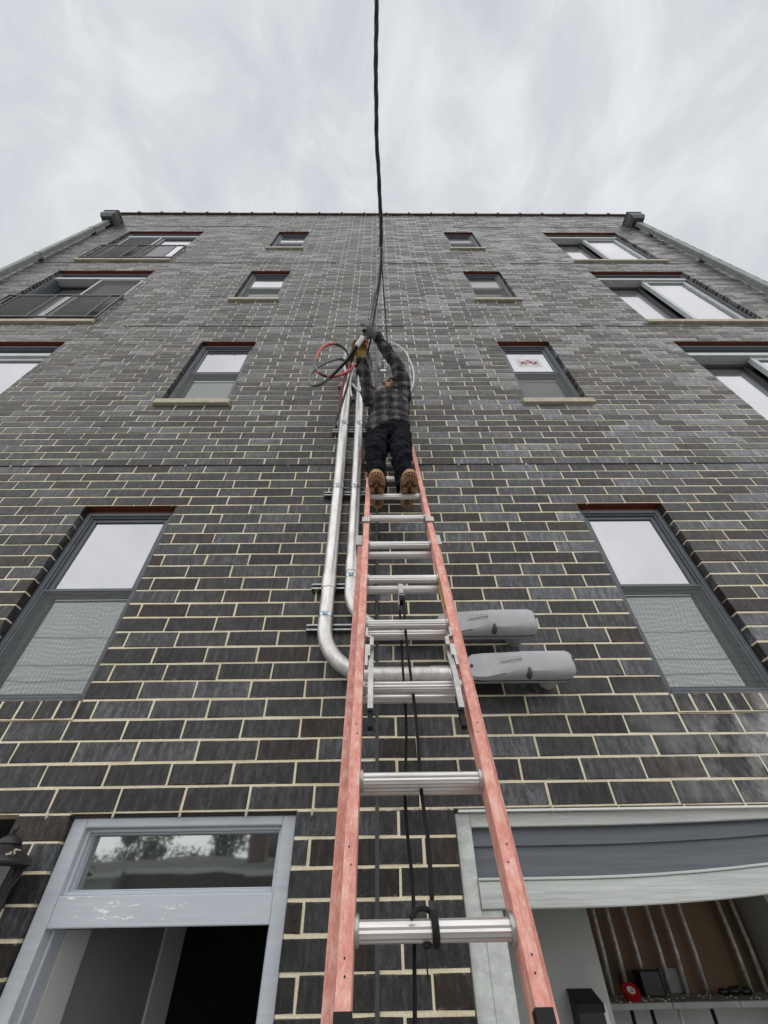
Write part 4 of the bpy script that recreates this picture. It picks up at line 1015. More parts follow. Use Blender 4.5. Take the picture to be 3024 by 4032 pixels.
# yellow sticker on the inner web of the right rail
m_ = MB(); q = [L3(FI - 0.0006, 1.19, 0.030), L3(FI - 0.0006, 1.19, -0.004), L3(FI - 0.0006, 0.99, -0.004), L3(FI - 0.0006, 0.99, 0.030)]
m_.add(q, [(0, 1, 2, 3)]); m_.build('warning_sticker', M['yellow'], lad)
# pulley on the base section
m_ = MB(); px = 0.104 - C0.x
s4 = 4 * SP + BS
for (a, b, s0, s1, n0, n1) in ((-0.011, 0.011, s4 - 0.055, s4 + 0.022, REAR + 0.0215, REAR + 0.0245),):
    q = []
    for s in (s0, s1): q += [L3(px + a, s, n0), L3(px + b, s, n0), L3(px + b, s, n1), L3(px + a, s, n1)]
    m_.add(q, [(0, 3, 2, 1), (4, 5, 6, 7), (0, 1, 5, 4), (1, 2, 6, 5), (2, 3, 7, 6), (3, 0, 4, 7)])
for xx in (-0.0155, 0.0125):
    q = []
    for s in (s4 - 0.15, s4 - 0.062): q += [L3(px + xx, s, REAR), L3(px + xx + 0.003, s, REAR), L3(px + xx + 0.003, s, REAR + 0.035), L3(px + xx, s, REAR + 0.035)]
    m_.add(q, [(0, 3, 2, 1), (4, 5, 6, 7), (0, 1, 5, 4), (1, 2, 6, 5), (2, 3, 7, 6), (3, 0, 4, 7)])
m_.tube([L3(px - 0.016, s4 - 0.065, REAR + 0.02), L3(px + 0.016, s4 - 0.065, REAR + 0.02)], 0.005, 8)
m_.build('pulley', M['aluc'], lad)
m_ = MB(); cc = L3(px, s4 - 0.105, REAR + 0.018)
m_.tube([cc - X_ * 0.009, cc + X_ * 0.009], 0.022, 16); m_.build('pulley_wheel', M['capblk'], lad)

# rope
rp = thing('ladder_rope', 'black rope hanging from the ladder pulley and knotted on the lowest rung', 'rope', L3(px, s4 - 0.1, REAR))
m_ = MB()
A_ = [L3(px + 0.012, s4 - 0.10, REAR + 0.035), L3(px + 0.004, 0.95, -0.034), L3(0.0, 0.72, -0.035), L3(0.006, 0.50, -0.035), L3(0.002, 0.30, -0.036), L3(0.008, 0.18, -0.036), L3(0.004, 0.06, -0.034)]
m_.tube(smooth_path(A_, 8), 0.0052, 8)
m_.build('hauling_line', M['rope'], rp, True)
m_ = MB(); lp = []
for k in range(40):
    a = 2 * math.pi * k / 20; lp.append(L3(0.006 + 0.010 * k / 40 - 0.010, 0, 0) + Vector((0, 0.0255 * math.cos(a), 0.0245 * math.sin(a))))
m_.tube(lp, 0.0055, 8)
m_.tube(smooth_path([L3(-0.050, 0.010, 0.024), L3(-0.036, 0.024, 0.022), L3(-0.015, 0.028, 0.014), L3(0.004, 0.024, -0.012)]), 0.0052, 8)
m_.sphere(L3(-0.018, -0.024, 0.0), (0.010, 0.006, 0.006), 10, 6)
m_.tube([L3(-0.022, -0.03, 0.002), L3(-0.021, -0.075, 0.004)], 0.0018, 5); m_.build('knot', M['rope'], rp, True)
m_ = MB(); B_ = [L3(px - 0.008, s4 - 0.11, REAR - 0.030), L3(px - 0.012, 0.82, REAR - 0.032), L3(px - 0.014, 0.55, REAR - 0.033), L3(-0.040, 0.30, REAR - 0.034), L3(-0.033, 0.10, REAR - 0.033), L3(-0.046, -0.12, REAR - 0.032), L3(-0.062, -0.45, REAR - 0.03), L3(-0.05, -1.2, REAR - 0.01), L3(-0.05, -2.0, REAR + 0.03)]
m_.tube(smooth_path(B_, 8), 0.0046, 8); m_.build('free_line', M['rope'], rp, True)

# ------------------------------------------------------------------ cables
def ysc(p, y): return (p[0] * y / p[1], y, p[2] * y / p[1])
def cable(name, label, segs, r, cat='cable', group=None):
    o = None; T = thing(name, label, cat, segs[0][1][0], group)
    for (nm, pts, mm, rr) in segs:
        m_ = MB(); m_.tube(smooth_path(pts, 6), rr, 10); m_.build(nm, M[mm], T, True)
    return T
# overhead service drop: three strands twisted round each other
main = [(0.03, -16.0, 7.6), (0.025, -9.0, 6.35), (0.012, -4.0, 5.75), (0.009, -1.4, 5.45), (0.009, -0.54, 5.3), (0.0, -0.295, 5.22), (0.0, -0.032, 5.14), (0.002, 0.252, 5.06), (0.021, 0.56, 4.97), (0.038, 0.838, 4.9), (0.041, 1.071, 4.82)]
T = thing('service_cable', 'thick twisted black overhead cable crossing the sky to the worker', 'cable', (0.03, -16, 7.6))
mp_ = smooth_path(main, 30)
def twist(path, ph, off):
    out = []; L = 0; prev = path[0]
    for i, p in enumerate(path):
        L += (p - prev).length; prev = p
        t = (path[min(i + 1, len(path) - 1)] - path[max(i - 1, 0)]).normalized(); a = Vector((1, 0, 0)); b = t.cross(a).normalized()
        th = 2 * math.pi * L / 0.42 + ph; out.append(p + (a * math.cos(th) + b * math.sin(th)) * off)
    return out
fine = smooth_path(main, 60)
for k in range(3):
    m_ = MB(); m_.tube(twist(fine, k * 2.094, 0.0065), 0.0145 if k < 2 else 0.0115, 8); m_.build('strand', M['cable'], T, True)
m_ = MB(); m_.tube(smooth_path([(0.041, 1.071, 4.82), (0.033, 1.186, 4.75), (0.009, 1.349, 4.6), (-0.045, 1.496, 4.4), (-0.080, 1.60, 4.22), (-0.13, 1.62, 4.08), (-0.15, 1.61, 3.9)]), 0.0095, 10); m_.build('strand', M['cablegrey'], T, True)
m_ = MB(); m_.tube(smooth_path([(0.041, 1.071, 4.82), (0.045, 1.186, 4.75), (0.024, 1.349, 4.6), (-0.015, 1.496, 4.4), (-0.046, 1.614, 4.25), (-0.067, 1.70, 4.12), (-0.10, 1.80, 4.02), (-0.13, 1.84, 3.98)]), 0.0095, 10); m_.build('strand', M['cable'], T, True)
m_ = MB(); m_.tube(smooth_path([(0.041, 1.067, 4.8), (0.066, 1.146, 4.75), (0.047, 1.235, 4.68), (0.001, 1.377, 4.6), (-0.060, 1.48, 4.45), (-0.090, 1.58, 4.26)]), 0.003, 6); m_.build('tie_wire', M['cable'], T, True)
m_ = MB(); m_.tube(smooth_path([(0.041, 1.071, 4.82), (0.049, 1.253, 4.75 * 1.253 / 1.253), (0.091, 1.75, 4.792), (0.108, 2.0, 4.74), (0.10, 2.15, 4.72), (0.05, 2.235, 4.80), (0.034, 2.25, 4.86), (0.048, 2.27, 4.80)]), 0.0065, 8); m_.build('messenger_wire', M['bare'], T, True)
hk = thing('wall_hook', 'small square metal eye bracket holding the wire to the brick wall', 'bracket', (0.065, WY, 4.75))
m_ = MB(); m_.bbox(0.03, 0.10, WY - 0.006, WY + 0.0, 4.68, 4.735, 0.002); m_.build('plate', M['white'], hk)
m_ = MB(); y = WY - 0.04; m_.tube([(0.028, y, 4.84), (0.028, y, 4.69), (0.10, y, 4.69), (0.10, y, 4.84), (0.028, y, 4.84)], 0.006, 8); m_.tube([(0.02, y, 4.85), (0.11, y, 4.85)], 0.010, 8); m_.tube([(0.065, y, 4.85), (0.065, WY + 0.01, 4.85)], 0.008, 8); m_.build('eye', M['steel2'], hk, True)

red = [(-0.239, 2.05, 4.324), (-0.267, 2.036, 4.177), (-0.318, 2.022, 4.046), (-0.379, 2.008, 3.959), (-0.447, 1.994, 3.893), (-0.513, 1.98, 3.875), (-0.553, 1.98, 3.904), (-0.584, 1.98, 3.943), (-0.605, 1.98, 3.972), (-0.641, 1.98, 4.053), (-0.658, 1.98, 4.145), (-0.656, 1.98, 4.241), (-0.655, 1.992, 4.366), (-0.63, 2.004, 4.566), (-0.58, 2.016, 4.69), (-0.523, 2.028, 4.749), (-0.488, 2.04, 4.771), (-0.431, 2.06, 4.767), (-0.382, 2.08, 4.726), (-0.349, 2.1, 4.674), (-0.332, 2.13, 4.60), (-0.34, 2.2, 4.52)]
rp_ = smooth_path(red, 6)
T = thing('looped_red_cable', 'looped cable wrapped in red tape with bare black stretches left of the worker', 'cable', red[0])
for (a, b, mm) in ((0, 5, 'cablered'), (5, 7, 'cable'), (7, 8, 'cablered'), (8, 11, 'cablegrey'), (11, 16, 'cablered'), (16, 21, 'cable')):
    m_ = MB(); m_.tube(rp_[a * 6:b * 6 + 1], 0.0150, 12); m_.build('tape_wrap' if 'red' in mm else 'jacket', M[mm], T, True)
gl = [(-0.345, 2.20, 4.56), (-0.391, 2.095, 4.492), (-0.453, 2.069, 4.443), (-0.514, 2.044, 4.344), (-0.581, 2.019, 4.226), (-0.635, 1.993, 4.07), (-0.67, 1.968, 3.9), (-0.662, 1.943, 3.719), (-0.62, 1.917, 3.582), (-0.569, 1.892, 3.526), (-0.503, 1.867, 3.53), (-0.438, 1.841, 3.586)]
gl += [ysc((-0.363, 1.816, 3.707), 1.79), ysc((-0.282, 1.791, 3.854), 1.70), ysc((-0.228, 1.765, 3.98), 1.61), ysc((-0.206, 1.74, 4.016), 1.555)]
T = thing('looped_grey_cable', 'big lower loop of grey and black cable ending in the white sleeve', 'cable', gl[0])
gp = smooth_path(gl, 6)
m_ = MB(); m_.tube(gp[:66], 0.0150, 12); m_.build('weathered_jacket', M['cablegrey'], T, True)
m_ = MB(); m_.tube(gp[65:], 0.0150, 12); m_.build('jacket', M['cable'], T, True)
m_ = MB(); m_.tube([ysc((-0.206, 1.74, 4.016), 1.555), ysc((-0.149, 1.7, 4.137), 1.515)], 0.0225, 16); m_.build('splice_sleeve', M['cablewhite'], T, True, 50)
cable('red_conductor', 'deep red cable dropping from the glove down over the left conduit', [('jacket', [ysc((-0.246, 1.95, 4.351), 1.80), ysc((-0.261, 1.975, 4.339), 1.9), (-0.283, 2.0, 4.24), (-0.308, 2.025, 4.123), (-0.335, 2.05, 3.962), (-0.356, 2.075, 3.819), (-0.367, 2.1, 3.693), (-0.364, 2.125, 3.55), (-0.372, 2.15, 3.48)], 'cabledred', 0.0155)], 0)
cable('black_conductor', 'black cable trailing down the left side of the front conduit', [('jacket', [(-0.24, 2.05, 4.42), (-0.275, 2.1, 4.297), (-0.291, 2.105, 4.201), (-0.31, 2.11, 3.96), (-0.329, 2.115, 3.782), (-0.348, 2.12, 3.614), (-0.374, 2.13, 3.42), (-0.392, 2.14, 3.30), (-0.383, 2.14, 3.22)], 'cable', 0.012)], 0)
cable('white_drop_cable', 'white cable with a dark cut end hanging before the conduits', [('jacket', [(-0.20, 2.1, 4.44), (-0.232, 2.1, 4.34), (-0.271, 2.1, 4.191), (-0.287, 2.1, 3.99), (-0.279, 2.1, 3.819), (-0.255, 2.1, 3.675)], 'cablewhite', 0.0115), ('cut_end', [(-0.255, 2.1, 3.675), (-0.241, 2.1, 3.605)], 'cable', 0.015)], 0)
cable('white_cross_cable', 'short white cable slanting from the front conduit behind the sleeve', [('jacket', [(-0.30, 2.14, 4.03), (-0.263, 2.12, 3.969), (-0.222, 2.12, 3.883), (-0.149, 2.12, 3.781), (-0.07, 2.14, 3.72)], 'cablewhite', 0.0125)], 0)
cable('white_grey_cable', 'white cable with grey bend arching above the front conduit', [('bend', [(-0.27, 2.15, 4.80), (-0.288, 2.15, 4.822), (-0.341, 2.15, 4.785)], 'cablegrey', 0.014), ('jacket', [(-0.341, 2.15, 4.785), (-0.379, 2.15, 4.687), (-0.383, 2.15, 4.569), (-0.377, 2.15, 4.455), (-0.353, 2.15, 4.291), (-0.343, 2.17, 4.15)], 'cablewhite', 0.0155)], 0)
T = cable('white_arc_cable', 'white cable arching over the brickwork right of the worker', [('jacket', [(0.113, 2.2, 5.137), (0.136, 2.2, 5.176), (0.172, 2.2, 5.191), (0.242, 2.2, 5.122), (0.33, 2.2, 4.944), (0.379, 2.2, 4.693), (0.401, 2.2, 4.472), (0.401, 2.2, 4.288), (0.379, 2.2, 4.114), (0.348, 2.2, 3.97), (0.30, 2.2, 3.82)], 'cablewhite', 0.0085)], 0)
m_ = MB(); m_.tube([(0.402, 2.2, 4.091), (0.30, 2.2, 3.80)], 0.0155, 12); m_.build('end_tube', M['cablegrey'], T, True)
# dark splice bundle behind the brown glove
T = thing('splice_bundle', 'dark bundle of taped cable ends behind the brown glove', 'cable bundle', (-0.15, 1.9, 4.3))
m_ = MB()
for pts, r in (([(-0.13, 1.84, 4.25), (-0.10, 1.90, 4.20), (-0.085, 1.95, 4.10), (-0.10, 1.97, 3.95), (-0.12, 2.0, 3.8)], 0.018), ([(-0.10, 1.90, 4.30), (-0.075, 1.93, 4.2), (-0.06, 1.97, 4.05), (-0.09, 2.0, 3.9), (-0.14, 2.06, 3.85)], 0.006), ([(-0.20, 2.1, 4.58), (-0.18, 2.02, 4.5), (-0.15, 1.95, 4.38), (-0.13, 1.88, 4.28)], 0.022), ([(-0.24, 2.12, 4.5), (-0.26, 2.14, 4.6), (-0.31, 2.17, 4.66), (-0.36, 2.18, 4.62), (-0.385, 2.19, 4.50), (-0.37, 2.2, 4.35)], 0.008), ([(-0.22, 2.05, 4.38), (-0.23, 2.05, 4.30), (-0.215, 2.05, 4.22)], 0.026)):
    m_.tube(smooth_path(pts), r, 10)
m_.build('taped_ends', M['cable'], T, True)

# ------------------------------------------------------------------ the worker
per = thing('person', 'worker in grey plaid shirt, navy trousers and tan boots standing on the ladder reaching up', 'person', (0.1, 1.89, 2.04))
def ell(c, ax, bx, n=24, p=1.0, fold=0.0, seed=0):
    c = Vector(c); out = []
    for k in range(n):
        a = 2 * math.pi * k / n
        ca, sa = math.cos(a), math.sin(a)
        q = c + Vector(ax) * (abs(ca) ** p) * (1 if ca > 0 else -1) + Vector(bx) * (abs(sa) ** p) * (1 if sa > 0 else -1)
        out.append(q)
    return out
def organic(mb, name, m, parent, voxel, folds=0.0, fscale=12, sm=3):
    o = mb.build(name, m, parent, True)
    r = o.modifiers.new('r', 'REMESH'); r.mode = 'VOXEL'; r.voxel_size = voxel; r.use_smooth_shade = True
    s = o.modifiers.new('s', 'SMOOTH'); s.iterations = sm; s.factor = 0.6
    if folds:
        t = bpy.data.textures.new(name + '_folds', 'CLOUDS'); t.noise_scale = 1.0 / fscale; t.noise_depth = 2
        d_ = o.modifiers.new('d', 'DISPLACE'); d_.texture = t; d_.strength = folds; d_.mid_level = 0.5; d_.texture_coords = 'GLOBAL'
    return o
J = dict(hip=(0.088, 2.03, 2.95), hipL=(-0.005, 2.02, 2.90), hipR=(0.180, 2.02, 2.91), kneeL=(-0.022, 1.92, 2.50), kneeR=(0.176, 1.92, 2.50), ankL=(-0.012, 1.945, 2.12), ankR=(0.196, 1.945, 2.12),
         waist=(0.095, 2.04, 3.12), chest=(0.108, 2.02, 3.36), neck=(0.098, 2.02, 3.555), head=(0.095, 2.02, 3.70),
         shL=(-0.035, 2.00, 3.49), shR=(0.235, 2.00, 3.51), elL=(-0.082, 1.905, 3.285), wrL=(-0.146, 1.665, 3.575), haL=(-0.158, 1.62, 3.66),
         elR=(0.185, 1.83, 3.80), wrR=(-0.008, 1.66, 4.07), haR=(-0.070, 1.625, 4.14))
V = {k: Vector(v) for k, v in J.items()}
# body: one continuous surface from feet to head
m_ = MB()
m_.loft([ell(V['hip'] + Vector((0, 0, -0.10)), (0.13, 0, 0), (0, 0.09, 0)), ell(V['hip'], (0.155, 0, 0), (0, 0.10, 0)), ell(V['waist'], (0.135, 0, 0), (0, 0.09, 0)), ell(V['chest'], (0.155, 0, 0), (0, 0.10, 0)), ell((0.10, 2.01, 3.50), (0.14, 0, 0.01), (0, 0.07, 0)), ell((0.098, 2.015, 3.545), (0.06, 0, 0), (0, 0.06, 0))])
for s in 'LR':
    m_.tube([V['hip' + s], V['knee' + s], V['ank' + s], V['ank' + s] + Vector((0, 0, -0.05))], [0.074, 0.048, 0.030, 0.030], 14)
    m_.tube([V['ank' + s] + Vector((0, 0.02, -0.030)), V['ank' + s] + Vector((0, -0.06, -0.028)), V['ank' + s] + Vector((0, -0.17, -0.042))], [0.026, 0.024, 0.016], 10)
    m_.tube([V['sh' + s], V['el' + s], V['wr' + s]], [0.050, 0.040, 0.0275], 14)
face = Vector((-0.50, -0.84, -0.02)).normalized(); side = face.cross(Vector((0, 0, 1))).normalized(); upv = side.cross(face).normalized(); tl = Matrix.Rotation(-0.30, 3, face); side = tl @ side; upv = tl @ upv
HM = Matrix((side, face, upv)).transposed()      # local x=side, y=face, z=up
hc = V['head'] + Vector((0.022, -0.015, -0.03))
def H(x, y, z): return hc + HM @ Vector((x, y, z))
m_.tube([V['neck'] + Vector((0, 0.01, -0.05)), H(0, -0.02, -0.05)], [0.058, 0.055], 16)
m_.sphere(H(0, -0.012, 0.028), (0.076, 0.094, 0.088), 20, 14, HM)
m_.sphere(H(0, 0.028, -0.035), (0.058, 0.062, 0.075), 18, 12, HM)     # jaw
m_.sphere(H(0, 0.062, -0.088), (0.026, 0.024, 0.022), 12, 8, HM)      # chin
m_.sphere(H(0, 0.088, 0.022), (0.050, 0.012, 0.012), 12, 8, HM)       # brow
m_.tube([H(0, 0.083, 0.012), H(0, 0.104, -0.022)], [0.008, 0.014], 10)   # nose
for sx in (-1, 1):
    m_.sphere(H(sx * 0.042, 0.062, -0.020), (0.020, 0.016, 0.018), 10, 7, HM)   # cheekbones
    m_.sphere(H(sx * 0.078, -0.008, -0.010), (0.010, 0.018, 0.030), 10, 7, HM)  # ears
m_.sphere(H(0, 0.084, -0.056), (0.022, 0.010, 0.007), 10, 6, HM)
body = organic(m_, 'body', M['skin'], per, 0.0065, sm=2)
m_ = MB()
for sx in (-1, 1): m_.sphere(H(sx * 0.030, 0.081, 0.004), (0.013, 0.008, 0.007), 10, 6, HM)
m_.build('eyes', M['eyeb'], per, True)
m_ = MB(); m_.sphere(H(0, -0.022, 0.052), (0.086, 0.100, 0.084), 20, 12, HM)
hr = m_.build('hair', M['hair'], per, True)
m_ = MB(); m_.sphere(H(0, 0.026, -0.072), (0.058, 0.058, 0.042), 18, 10, HM); m_.sphere(H(0, 0.089, -0.040), (0.026, 0.008, 0.006), 10, 6, HM)
for sx in (-1, 1): m_.tube([H(sx * 0.064, 0.012, -0.012), H(sx * 0.056, 0.035, -0.05), H(sx * 0.03, 0.066, -0.078)], [0.012, 0.016, 0.016], 8)
m_.build('beard', M['beard'], per, True)
m_ = MB(); m_.sphere(H(0, 0.093, -0.054), (0.019, 0.006, 0.0045), 10, 6, HM); m_.build('lips', mat('lips', (0.30, 0.12, 0.10), 0.5), per, True)
m_ = MB()
for sx in (-1, 1): m_.tube([H(sx * 0.014, 0.090, 0.021), H(sx * 0.034, 0.089, 0.026), H(sx * 0.050, 0.076, 0.020)], [0.004, 0.005, 0.003], 6)
m_.build('eyebrows', M['hair'], per, True)
# shirt
m_ = MB()
rg = [ell((0.082, 2.02, 2.93), (0.197, 0, 0.115), (0, 0.138, 0), 32), ell((0.085, 2.025, 3.03), (0.190, 0, 0.06), (0, 0.137, 0), 32), ell((0.095, 2.03, 3.16), (0.184, 0, 0.02), (0, 0.132, 0), 32), ell((0.106, 2.015, 3.32), (0.186, 0, 0.01), (0, 0.136, 0), 32), ell((0.106, 2.01, 3.43), (0.178, 0, 0.01), (0, 0.122, 0), 32), ell((0.10, 2.01, 3.515), (0.130, 0, 0.01), (0, 0.088, 0), 32), ell((0.098, 2.01, 3.565), (0.072, 0, 0), (0, 0.074, 0.0), 32)]
m_.loft(rg)
m_.tube([V['shR'] + Vector((-0.03, 0, -0.07)), V['shR'], V['shR'] * 0.5 + V['elR'] * 0.5 + Vector((0.015, 0, 0)), V['elR'], V['elR'] * 0.5 + V['wrR'] * 0.5, V['wrR'] * 0.93 + V['elR'] * 0.07], [0.085, 0.082, 0.070, 0.062, 0.056, 0.047], 18)
m_.tube([V['shL'] + Vector((0.03, 0, -0.05)), V['shL'], V['shL'] * 0.5 + V['elL'] * 0.5, V['elL'], V['elL'] * 0.6 + V['wrL'] * 0.4, V['wrL'] * 0.95 + V['elL'] * 0.05], [0.08, 0.074, 0.066, 0.066, 0.056, 0.046], 18)
m_.sphere(V['elL'], 0.062, 14, 10); m_.sphere(V['elR'], 0.062, 14, 10)
shirt = organic(m_, 'shirt', M['plaid'], per, 0.0075, 0.045, 16, 1)
m_ = MB()
m_.loft([ell((0.098, 2.005, 3.540), (0.085, 0, 0), (0, 0.082, 0.012), 24), ell((0.098, 2.0, 3.590), (0.070, 0, 0), (0, 0.070, 0.012), 24), ell((0.098, 2.0, 3.590), (0.062, 0, 0), (0, 0.062, 0.012), 24)], cap=False)
m_.build('collar', M['plaid'], shirt, True)
for sgn, a, b in ((1, 'elR', 'wrR'), (1, 'elL', 'wrL')):
    m_ = MB(); p = V[a] * 0.12 + V[b] * 0.88; q = V[b] + (V[b] - V[a]).normalized() * 0.004; m_.tube([p, q], [0.050, 0.052], 16); m_.build('cuff', M['plaid'], shirt, True)
m_ = MB(); m_.tube([(0.075, 1.888, 3.02), (0.085, 1.885, 3.15), (0.098, 1.872, 3.32), (0.10, 1.885, 3.44), (0.10, 1.925, 3.53)], 0.006, 6); m_.build('button_placket', M['plaid'], shirt, True)
m_ = MB()
for z in (3.05, 3.14, 3.23, 3.32, 3.41): m_.sphere((0.075 + 0.1 * (z - 3.02) * .6, 1.874 if z > 3.2 else 1.880, z), 0.006, 8, 5)
m_.build('buttons', M['cablegrey'], shirt, True)
# trousers
m_ = MB()
m_.loft([ell((0.088, 2.025, 2.80), (0.150, 0, 0), (0, 0.10, 0), 28), ell((0.088, 2.028, 2.88), (0.188, 0, 0), (0, 0.125, 0), 28), ell((0.090, 2.03, 2.98), (0.183, 0, 0), (0, 0.125, 0), 28), ell((0.094, 2.035, 3.10), (0.165, 0, 0), (0, 0.115, 0), 28)])
for s, x in (('L', -0.006), ('R', 0.180)):
    k = V['knee' + s]; a = V['ank' + s]
    m_.tube([(x, 2.02, 2.92), (x + (k.x - x) * .5, 1.985, 2.72), k + Vector((0, 0, 0.05)), k + Vector((0, 0.01, -0.08)), a + Vector((0, 0.01, 0.13)), a + Vector((0, -0.002, 0.035))], [0.098, 0.092, 0.077, 0.073, 0.066, 0.068], 20)
trs = organic(m_, 'trousers', M['denim'], per, 0.008, 0.055, 14, 1)
m_ = MB(); m_.loft([ell((0.094, 2.033, 3.075), (0.174, 0, 0.01), (0, 0.122, 0), 28), ell((0.094, 2.033, 3.115), (0.172, 0, 0.01), (0, 0.12, 0), 28)]); m_.build('belt', M['belt'], trs, True)
for s in 'LR':
    a = V['ank' + s]; m_ = MB(); m_.tube([a + Vector((0, 0, 0.070)), a + Vector((0, -0.002, 0.030))], [0.071, 0.073], 20); m_.build('hem', M['denim'], trs, True)
# boots (toes towards the street, soles over the rung)
ZS = 2.042
def sole_outline(cx, hx, z, g_=0.0):
    # y from toe 1.703 to heel 2.024
    pts = []; prof = [(1.703, 0.012), (1.712, 0.030), (1.735, 0.044), (1.775, 0.0535), (1.82, 0.053), (1.87, 0.043), (1.91, 0.0375), (1.95, 0.0395), (1.985, 0.0400), (2.010, 0.030), (2.024, 0.012)]
    for (y, w_) in prof: t = (y - 1.703) / 0.321; pts.append(Vector((cx + (hx - cx) * t + w_ + g_, y + (g_ if y > 1.86 else -g_) * 0.6, z)))
    for (y, w_) in reversed(prof): t = (y - 1.703) / 0.321; pts.append(Vector((cx + (hx - cx) * t - w_ - g_, y + (g_ if y > 1.86 else -g_) * 0.6, z)))
    return pts
for s, cx, hx in (('L', -0.014, -0.006), ('R', 0.206, 0.194)):
    m_ = MB(); a = V['ank' + s]
    r_ = [sole_outline(cx, hx, ZS + 0.024, -0.001), sole_outline(cx, hx, ZS + 0.045, -0.002)]
    m_.loft(r_)
    m_.tube([(cx, 1.745, ZS + 0.052), (cx, 1.80, ZS + 0.062), (cx, 1.87, ZS + 0.085), (hx, 1.93, ZS + 0.10)], [0.036, 0.042, 0.044, 0.046], 14)
    m_.tube([(hx, 1.975, ZS + 0.045), (hx, 1.965, ZS + 0.10), (a.x, 1.955, ZS + 0.19)], [0.038, 0.047, 0.050], 16)
    bo = organic(m_, 'boot', M['bootl'], per, 0.006, sm=2)
    m_ = MB(); m_.loft([sole_outline(cx, hx, ZS + 0.006, 0.0015), sole_outline(cx, hx, ZS + 0.012, 0.004), sole_outline(cx, hx, ZS + 0.024, 0.003)]); m_.build('welt', M['bootl'], bo)
    m_ = MB(); m_.loft([sole_outline(cx, hx, ZS + 0.0035, -0.002), sole_outline(cx, hx, ZS + 0.007, -0.001)]); m_.build('outsole', M['sole'], bo)
    m_ = MB()
    def wedge(c, a, r0, r1, w0, w1):
        dd = Vector((math.cos(a), math.sin(a), 0)); nn = Vector((-dd.y, dd.x, 0)); c = Vector(c)
        p = [c + dd * r0 - nn * w0, c + dd * r1 - nn * w1, c + dd * r1 + nn * w1, c + dd * r0 + nn * w0]
        m_.add([(q.x, q.y, ZS - 0.006) for q in p] + [(q.x, q.y, ZS + 0.0045) for q in p], [(0, 3, 2, 1), (4, 5, 6, 7), (0, 1, 5, 4), (1, 2, 6, 5), (2, 3, 7, 6), (3, 0, 4, 7)])
    # forefoot: radial lugs
    def lugs(ccx, cy, ry0, ry1, rx, n, a0, a1, core):
        for k in range(n):
            a = a0 + (a1 - a0) * (k + 0.5) / n
            ca, sa = math.cos(a), math.sin(a)
            R1 = 1.0 / math.sqrt((ca / rx) ** 2 + (sa / (ry0 if sa < 0 else ry1)) ** 2) - 0.001
            wdt = 2 * math.pi * R1 / 26 * 0.36 * (a1 - a0) / (2 * math.pi) * 26 / n
            wedge((ccx, cy, 0), a, core, R1, wdt * 0.36, wdt * 0.92)
    lugs(cx + 0.001, 1.782, 0.077, 0.080, 0.0535, 17, math.radians(150), math.radians(390), 0.023)
    for yy in (1.832, 1.848, 1.864): 
        for sx in (-1, 1): m_.bbox(cx + sx * 0.030 - 0.016, cx + sx * 0.030 + 0.016, yy, yy + 0.011, ZS - 0.0025, ZS + 0.0045, 0.0005)
    lugs(hx, 1.972, 0.05, 0.050, 0.0385, 16, math.radians(-60), math.radians(240), 0.017)
    for (dx_, dy_) in ((0, -.015), (-.010, 0), (.010, 0), (0, .015), (0, .030), (-.009, .045), (.009, .045)):
        m_.lathe([(0.0062, ZS - 0.002), (0.0062, ZS + 0.004)], (cx + dx_, 1.775 + dy_, 0), 4)
    for (dx_, dy_) in ((0, -.008), (-.006, .004), (.006, .004)): m_.lathe([(0.0045, ZS - 0.002), (0.0045, ZS + 0.004)], (hx + dx_, 1.970 + dy_, 0), 4)
    tag(m_.build('tread', M['lug'], bo), None, kind='stuff')
# gloved hands
def hand(name, wr, palm_dir, palm_n, m, curls, thumb_side=1, scale=1.0, palm_mat=None):
    """palm_dir: wrist->knuckles, palm_n: out of the palm"""
    dd = Vector(palm_dir).normalized(); nn = Vector(palm_n); nn = (nn - dd * nn.dot(dd)).normalized(); ss = dd.cross(nn)
    wr = Vector(wr); S = scale; m_ = MB()
    m_.tube([wr - dd * 0.035 * S, wr + dd * 0.005 * S], [0.037 * S, 0.033 * S], 14)
    for k, off in enumerate((-0.030, -0.010, 0.010, 0.030)):
        m_.tube([wr + ss * off * 0.55 * S, wr + dd * 0.05 * S + ss * off * 0.9 * S, wr + dd * 0.090 * S + ss * off * S], [0.020 * S, 0.0185 * S, 0.0135 * S], 10)
        lens = (0.040, 0.046, 0.044, 0.034)[k]; c_ = curls[k]
        p = wr + dd * 0.088 * S + ss * off * S; d_ = dd.copy(); pts = [p]
        for j, f_ in enumerate((1.0, 0.68, 0.55)):
            a = c_ * (0.85, 1.1, 0.9)[j]; d_ = (d_ * math.cos(a) + nn * math.sin(a)).normalized(); nx = nn  # bend towards the palm
            n2 = (nn - d_ * nn.dot(d_)); 
            p = p + d_ * lens * f_ * S; pts.append(p)
        m_.tube(pts, [0.0125 * S, 0.0118 * S, 0.0108 * S, 0.0088 * S], 10); m_.sphere(pts[-1], 0.009 * S, 8, 6)
    b = wr + dd * 0.025 * S + ss * thumb_side * 0.028 * S
    q = b + (ss * thumb_side * 0.75 + dd * 0.55 + nn * 0.35).normalized() * 0.042 * S
    r_ = q + (dd * 0.75 + nn * 0.65 + ss * thumb_side * 0.1).normalized() * 0.034 * S
    t_ = r_ + (dd * 0.5 + nn * 0.9 - ss * thumb_side * 0.2).normalized() * 0.026 * S
    m_.tube([b, q, r_, t_], [0.017 * S, 0.0145 * S, 0.0125 * S, 0.010 * S], 10); m_.sphere(t_, 0.0105 * S, 8, 6)
    return organic(m_, name, m, per, 0.0035, 0.004, 40, 1)
